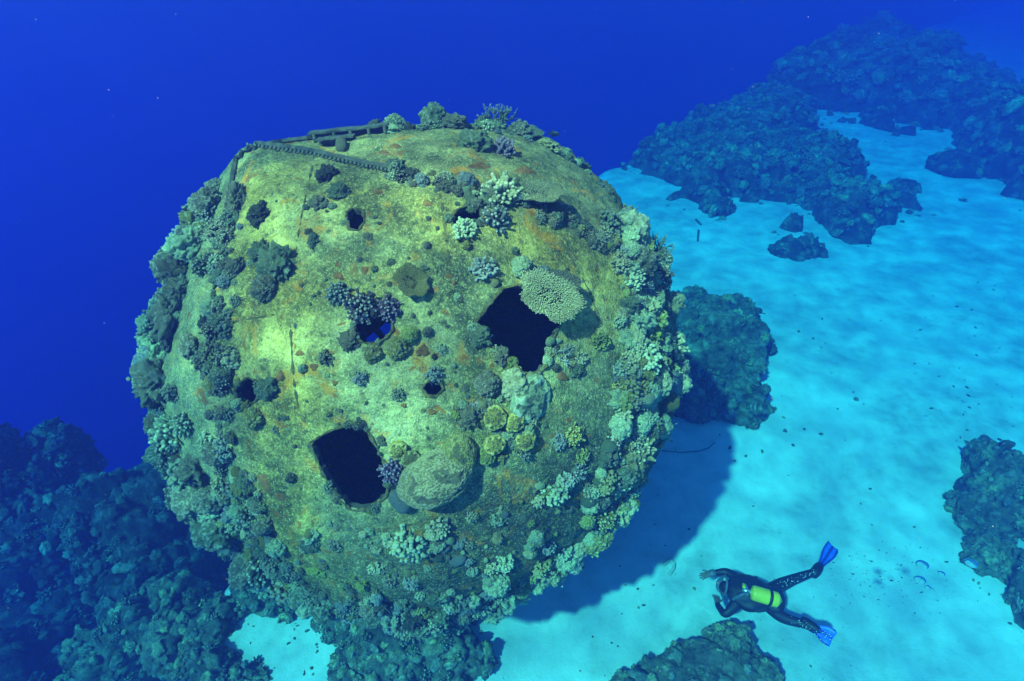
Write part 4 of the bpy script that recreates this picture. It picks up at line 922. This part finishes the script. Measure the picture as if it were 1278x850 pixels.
# ------------------------------------------------------------------ the diver
def diver():
    zd = GZ+.75
    J = {}
    def j(n, x, y, dz=0.): J[n] = gp(x, y, zd+dz)
    for a in (('pelvis', 961, 746, 0), ('waist', 948, 744, .02), ('chest', 930, 739, .03), ('neck', 914, 734, .03), ('head', 905, 731, .05), ('crown', 899, 729.5, .06), ('nose', 899.5, 731, -.09),
              ('sho_a', 921, 722, .0), ('elb_a', 905, 713, -.03), ('wri_a', 889, 715.6, -.05), ('palm_a', 882.5, 717.3, -.06),
              ('sho_b', 920, 754, .0), ('elb_b', 904.5, 768, -.08), ('wri_b', 895.5, 755, -.14), ('palm_b', 894.5, 748, -.16),
              ('hip_a', 963, 735, -.01), ('kne_a', 988, 724, -.05), ('ank_a', 1018, 713.5, .0), ('toe_a', 1023, 707, -.02),
              ('hip_b', 957, 757, -.01), ('kne_b', 979, 772, -.05), ('ank_b', 1010, 781, .0), ('toe_b', 1018, 786, -.02)): j(*a)
    root_p = J['pelvis'].copy()
    names = list(J); idx = {n: i for i, n in enumerate(names)}
    rad = dict(pelvis=.135, waist=.125, chest=.155, neck=.065, head=.105, crown=.085, nose=.045, sho_a=.078, elb_a=.052, wri_a=.036, palm_a=.035, sho_b=.078, elb_b=.052, wri_b=.036, palm_b=.035,
               hip_a=.098, kne_a=.070, ank_a=.047, toe_a=.040, hip_b=.098, kne_b=.070, ank_b=.047, toe_b=.040)
    E = [('pelvis', 'waist'), ('waist', 'chest'), ('chest', 'neck'), ('neck', 'head'), ('head', 'crown'), ('head', 'nose'), ('chest', 'sho_a'), ('sho_a', 'elb_a'), ('elb_a', 'wri_a'), ('wri_a', 'palm_a'), ('chest', 'sho_b'), ('sho_b', 'elb_b'),
         ('elb_b', 'wri_b'), ('wri_b', 'palm_b'), ('pelvis', 'hip_a'), ('hip_a', 'kne_a'), ('kne_a', 'ank_a'), ('ank_a', 'toe_a'), ('pelvis', 'hip_b'), ('hip_b', 'kne_b'), ('kne_b', 'ank_b'), ('ank_b', 'toe_b')]
    V = [J[n]-root_p for n in names]; R_ = [rad[n] for n in names]; EE = [(idx[a], idx[b]) for a, b in E]
    for s, curl in (('a', -.25), ('b', -.6)):                       # five fingers of different lengths
        p = J['palm_'+s]-root_p; d = nrm(J['palm_'+s]-J['wri_'+s]); side = nrm(np.cross(d, [0, 0, 1.])); dn = np.array([0, 0, 1.])
        for u, L, sp in ((-.030, .062, -.22), (-.010, .078, -.06), (.010, .074, .08), (.029, .056, .24)):
            b = p+d*.03+side*u; f1 = nrm(d+side*sp+dn*curl*.4); f2 = nrm(d+side*sp+dn*curl*1.2)
            i0 = len(V); V += [b, b+f1*L*.5, b+f1*L*.5+f2*L*.5]; R_ += [.012, .0095, .0075]; EE += [(idx['palm_'+s], i0), (i0, i0+1), (i0+1, i0+2)]
        b = p-d*.015+side*.042; f = nrm(d*.6+side*.9+dn*-.2); i0 = len(V); V += [b, b+f*.03, b+f*.03+nrm(d+side*.3)*.03]; R_ += [.013, .011, .008]; EE += [(idx['palm_'+s], i0), (i0, i0+1), (i0+1, i0+2)]
    me = bpy.data.meshes.new('person'); me.from_pydata([tuple(v) for v in V], EE, []); me.update()
    o = link('skeleton', me)
    sm = o.modifiers.new('skin', 'SKIN'); sm.use_smooth_shade = True; sm.branch_smoothing = .6
    for i, r in enumerate(R_): me.skin_vertices[0].data[i].radius = (r, r)
    for k, n in enumerate(names):
        if n in ('chest', 'waist', 'pelvis'): me.skin_vertices[0].data[k].radius = (R_[k]*1.15, R_[k]*.85)
    me.skin_vertices[0].data[0].use_root = True
    o.modifiers.new('sub', 'SUBSURF').levels = 2; o.modifiers['sub'].render_levels = 2
    bpy.context.view_layer.update(); dg = bpy.context.evaluated_depsgraph_get()
    body = bpy.data.meshes.new_from_object(o.evaluated_get(dg)); bpy.data.objects.remove(o)
    body.name = 'person'; body.materials.clear(); body.materials.append(M['suit']); body.materials.append(M['skin'])
    hands = [J['palm_a']-root_p, J['palm_b']-root_p]; wr = [J['wri_a']-root_p, J['wri_b']-root_p]; face = J['nose']-root_p
    for p in body.polygons:
        p.use_smooth = True; c = np.array(p.center)
        for h_, w_ in zip(hands, wr):
            if np.linalg.norm(c-h_) < .14 and (c-w_)@nrm(h_-w_) > .01: p.material_index = 1
        if np.linalg.norm(c-face) < .055: p.material_index = 1
    P = link('person', body, label='scuba diver in black wetsuit with yellow tank and blue fins swimming over sand', category='person'); P.location = root_p
    def part(name, mb, m, par=P, smooth=True): return link(name, mb.mesh(name, M[m], smooth), par)
    up = np.array([0, 0, 1.]); rel = lambda x, y, dz: gp(x, y, zd+dz)-root_p
    ax = nrm(J['pelvis']-J['neck']); sd = nrm(np.cross(ax, up))
    # buoyancy vest
    V, T = ico(4); vc = rel(937, 741, .05); Q = V*np.array([.30, .225, .15]); Q = np.c_[Q[:, 0], Q[:, 1]*(1-.25*(V[:, 0] > 0)*V[:, 0]), Q[:, 2]]
    Q = Q*(1+.10*noise(V*2.2, 90)+.05*noise(V*6, 91))[:, None]; mb = MB(); mb.add(vc+Q[:, :1]*ax+Q[:, 1:2]*sd+Q[:, 2:]*up, T); part('buoyancy_vest', mb, 'suit')
    mb = MB(); V, T = ico(3); Q = V*np.array([.13, .17, .08])*(1+.15*noise(V*3, 92))[:, None]; mb.add(rel(966, 748, .07)+Q[:, :1]*ax+Q[:, 1:2]*sd+Q[:, 2:]*up, T); part('vest_pocket', mb, 'suit')
    # tank
    t0, t1 = rel(937, 739, .24), rel(971, 749, .22); d = nrm(t1-t0); L = np.linalg.norm(t1-t0)
    prof = [(0, .03), (.02, .05), (.05, .078), (.09, .082), (.15, .086), (.7, .086), (.96, .086), (1., .075)]
    mb = MB(); tube(mb, [t0+d*L*u for u, r in prof], [r for u, r in prof], 24); tk = part('air_tank', mb, 'tank')
    mb = MB(); tube(mb, [t0+d*L*u for u in (.64, .66, .74, .76)], [.087, .092, .092, .087], 24, cap=False); part('tank_band', mb, 'suit', tk)
    for u in (.0,):
        mb = MB(); tube(mb, [t0-d*.09, t0-d*.04, t0+d*.01], [.022, .026, .026], 10); tube(mb, [t0-d*.05-sd*.06, t0-d*.05+sd*.05], .02, 8); part('tank_valve', mb, 'chrome', tk)
    mb = MB(); b = rel(929, 733.5, .24); box(mb, b, ax*.022, sd*.045, up*.02); part('reel', mb, 'tank')
    # hoses to the mouth, gauge, snorkel
    h0 = t0-d*.06; m0 = J['nose']-root_p
    for q, (w_, end) in enumerate(((.16, m0), (-.17, rel(924, 757, -.02)))):
        mid = (h0+end)/2+sd*w_*1.2+up*.06; pts = [(1-s)**2*h0+2*s*(1-s)*mid+s*s*end for s in np.linspace(0, 1, 14)]; mb = MB(); tube(mb, pts, .012, 6); part('air_hose', mb, 'suit')
    mb = MB(); V, T = ico(2); mb.add(V*np.array([.035, .035, .03])+m0+np.array([-.02, 0, -.03]), T); part('regulator', mb, 'grey')
    pts = [(1-q_)**2*(t0-d*.03+sd*.02)+2*q_*(1-q_)*(rel(926, 741, .30))+q_*q_*rel(915, 748, .14) for q_ in np.linspace(0, 1, 16)]; mb = MB(); tube(mb, pts, .019*(1+.12*np.sin(np.arange(16)*3.1)), 8); part('corrugated_hose', mb, 'grey')
    # mask and strap
    hc = J['head']-root_p; hd = nrm(J['nose']-J['head']); cr = nrm(J['crown']-J['head'])
    n = 26; pts = []
    e1, e2 = nrm(hd), nrm(np.cross(hd, cr)); 
    for k in range(n): t = k*2*math.pi/n; pts.append(hc+cr*.015+.112*(e1*math.cos(t)+e2*math.sin(t)))
    pts.append(pts[0]); mb = MB(); tube(mb, pts, .014, 8, flat=1.); mk = part('mask_strap', mb, 'grey')
    V, T = ico(3); B = np.stack([e2, cr, hd], 0); Q = V*np.array([.085, .055, .045]); mb = MB(); mb.add(hc+hd*.115+cr*.02+Q@B, T); part('mask', mb, 'grey')
    mb = MB(); w_ = J['wri_a']-root_p; dw = nrm(J['palm_a']-J['wri_a']); tube(mb, [w_-dw*.03, w_+dw*.03], .046, 10); part('wrist_computer', mb, 'grey')
    # fins
    for (x0, y0), (x1, y1), wpx in (((1019, 712), (1039, 681), 7.), ((1010, 780), (1040, 799), 9.)):
        a, b = rel(x0, y0, .0), rel(x1, y1, .02); d = nrm(b-a); L = np.linalg.norm(b-a); s = nrm(np.cross(up, d)+.35*up); nn = np.cross(d, s); wd = wpx/F*7.6
        mb = MB(); rows = 11; cols = 7; Vt = []; Tt = []
        for top in (1, -1):
            for r in range(rows):
                u = r/(rows-1); ww = wd*(.42+.62*sstep(.12, .75, u)-.06*u*u)
                for c in range(cols):
                    v = c/(cols-1)*2-1; notch = -.05*L*(1-abs(v)) if r == rows-1 else 0
                    Vt.append(a+d*(L*(.12+.88*u)+notch)+s*v*ww+nn*(top*(.012-.007*u)+.02*math.sin(u*2.4)))
        k = rows*cols
        for o_ in (0, k):
            for r in range(rows-1):
                for c in range(cols-1): p = o_+r*cols+c; Tt += [(p, p+1, p+cols+1), (p, p+cols+1, p+cols)]
        for r in range(rows-1):
            for c in (0, cols-1): p = r*cols+c; Tt += [(p, p+cols, p+cols+k), (p, p+cols+k, p+k)]
        for c in range(cols-1):
            for r in (0, rows-1): p = r*cols+c; Tt += [(p, p+1, p+1+k), (p, p+1+k, p+k)]
        mb.add(np.array(Vt), Tt); f = part('fin', mb, 'fin')
        for v in (-1, 0, 1):
            mb = MB(); tube(mb, [a+d*L*(.12+.8*u)+s*v*wd*((.42+.62*sstep(.12, .75, u)-.06*u*u) if v else 0)+nn*(.016+.02*math.sin(u*2.4)) for u in np.linspace(0, 1, 8)], .011 if v else .016, 6); part('fin_rib', mb, 'fin_dark', f)
        mb = MB(); tube(mb, [a-d*.09, a-d*.02, a+d*.07, a+d*.13], [.05, .062, .058, .035], 10); part('foot_pocket', mb, 'suit', f)
diver()

# ------------------------------------------------------------------ small things
def fish(x, y, dist, L, lab, grp=None, yaw=0., m='fish'):
    mb = MB(); V, T = ico(3); Q = V*np.array([.42, .10, .2]); Q[:, 2] *= 1-.35*np.clip(V[:, 0], 0, 1); mb.add(Q, T)
    for (p, q, r_) in (((.36, 0, 0), (.60, 0, .20), (.50, 0, 0)), ((.36, 0, 0), (.60, 0, -.20), (.50, 0, 0)), ((-.15, 0, .16), (.25, 0, .30), (.25, 0, .08)), ((-.05, 0, -.16), (.25, 0, -.27), (.25, 0, -.08))):
        a = np.array([p, q, r_]); mb.add(np.r_[a+[0, .012, 0], a-[0, .012, 0]], [(0, 1, 2), (3, 5, 4), (0, 3, 4), (0, 4, 1), (1, 4, 5), (1, 5, 2), (2, 5, 3), (2, 3, 0)])
    o = link('fish', mb.mesh('fish', M[m]), label=lab, category='fish', group=grp); o.location = at(x, y, dist); o.scale = (L, L, L); o.rotation_euler = (0, random.uniform(-.15, .15), yaw); return o
fish(692, 167, 8.0, .17, 'dark fish hovering over the top rim of the wreck', None, 2.7)
ff = None
for k in range(26):
    x, y = (rng.uniform(1120, 1255), rng.uniform(350, 560)); d = np.linalg.norm(gp(x, y)-CAM)-rng.uniform(.3, 1.2)
    fish(x, y, d, rng.uniform(.05, .09), 'tiny dark fish in the loose school above the bright sand', 'school of tiny fish over the sand', rng.uniform(0, 6.3))
def bubble(x, y, r, lab):
    V, T = ico(3); P = V*np.array([1, .85, .5])*(1+.08*noise(V*2+x, 95))[:, None]; P[:, 2] = np.where(P[:, 2] < 0, P[:, 2]*.35, P[:, 2])
    o = link('air_bubble', mesh_np('air_bubble', P*r, T, BUB), label=lab, category='bubble'); o.location = at(x, y, 6.4)
BUB = bpy.data.materials.new('air'); BUB.use_nodes = True; _t = BUB.node_tree; _t.nodes.clear()
_o = _t.nodes.new('ShaderNodeOutputMaterial'); _g = N(_t, 'BsdfGlass', Roughness=.0, IOR=.78); _t.links.new(_g.outputs[0], _o.inputs[0])
for a in ((1151, 705, .055, 'largest dome-shaped air bubble, upper one of the left pair'), (1148, 724, .05, 'dome-shaped air bubble just below the largest one'), (1175, 716, .03, 'small air bubble right of the bubble pair'),
          (1212, 703, .05, 'tilted air bubble in front of the isolated bommie'), (1158, 733, .025, 'smallest air bubble at the lower right of the pair')): bubble(*a)
def specks(name, m, pts, rs, sub=1):
    V, T = ico(sub); mb = MB()
    for p, r in zip(pts, rs): mb.add(V*r*np.array([1, 1, .8])+p, T)
    link(name, mb.mesh(name, M[m]), kind='stuff')
pts = []
for k in range(300): pts.append(at(rng.uniform(0, W), rng.uniform(0, H), rng.uniform(1.6, 6)))
specks('plankton', 'speck', pts, rng.uniform(.0004, .0012, 300))
pts = []
for (x0, y0), (x1, y1), n in (((975, 730), (1020, 712), 40), ((990, 774), (1038, 797), 45), ((940, 732), (968, 742), 10)):
    for k in range(n): t = rng.random(); pts.append(gp(x0+(x1-x0)*t+rng.normal()*3, y0+(y1-y0)*t+rng.normal()*3, GZ+.92))
specks('small_bubbles', 'speck', pts, rng.uniform(.003, .007, len(pts)))
mb = MB(); V, T = ico(1)                                          # litter on the sand
for k in range(900):
    x = rng.uniform(560, 1278); y = rng.uniform(250, 850); p = gp(x, y)
    if noise(np.array([[p[0]*.7, p[1]*.7, 3.]]), 77)[0] < .12 and k <= 620: continue
    if k > 620: p = gp(rng.normal(1090, 55), rng.normal(722, 26)); 
    r = (abs(rng.normal())*.0065+.0025)*(.6 if k > 620 else 1); mb.add(V*np.array([r*rng.uniform(.6, 2.2), r, r*.6])+[p[0], p[1], gz(p[0], p[1])+r*.2], T)
link('sand_litter', mb.mesh('sand_litter', M['debris']), kind='stuff')
def strand(name, lab, cat, px, r, m, z=.02):
    P = []
    for x, y in along(px, 4): p = gp(x, y); P.append([p[0], p[1], gz(p[0], p[1])+z])
    mb = MB(); P = np.array(P); c = P[0].copy(); tube(mb, P-c, r, 7); o = link(name, mb.mesh(name, M[m]), label=lab, category=cat); o.location = c
strand('bent_pipe', 'pale hook-shaped pipe lying on the lit sand left of the diver', 'pipe', [(836, 716), (841, 709), (842, 703), (838, 699), (833, 700), (829, 704)], .022, 'pipe')
strand('cable', 'thin dark cable lying on the shaded sand right of the wreck', 'cable', [(826, 563), (850, 565), (872, 564), (884, 560), (892, 553)], .008, 'debris')
strand('stick', 'short dark stick on the sand left of the near reef', 'stick', [(868, 277), (874, 284)], .035, 'debris')
strand('stick', 'thin upright-looking stick on the sand below the short dark one', 'stick', [(871, 291), (870, 304)], .03, 'debris')
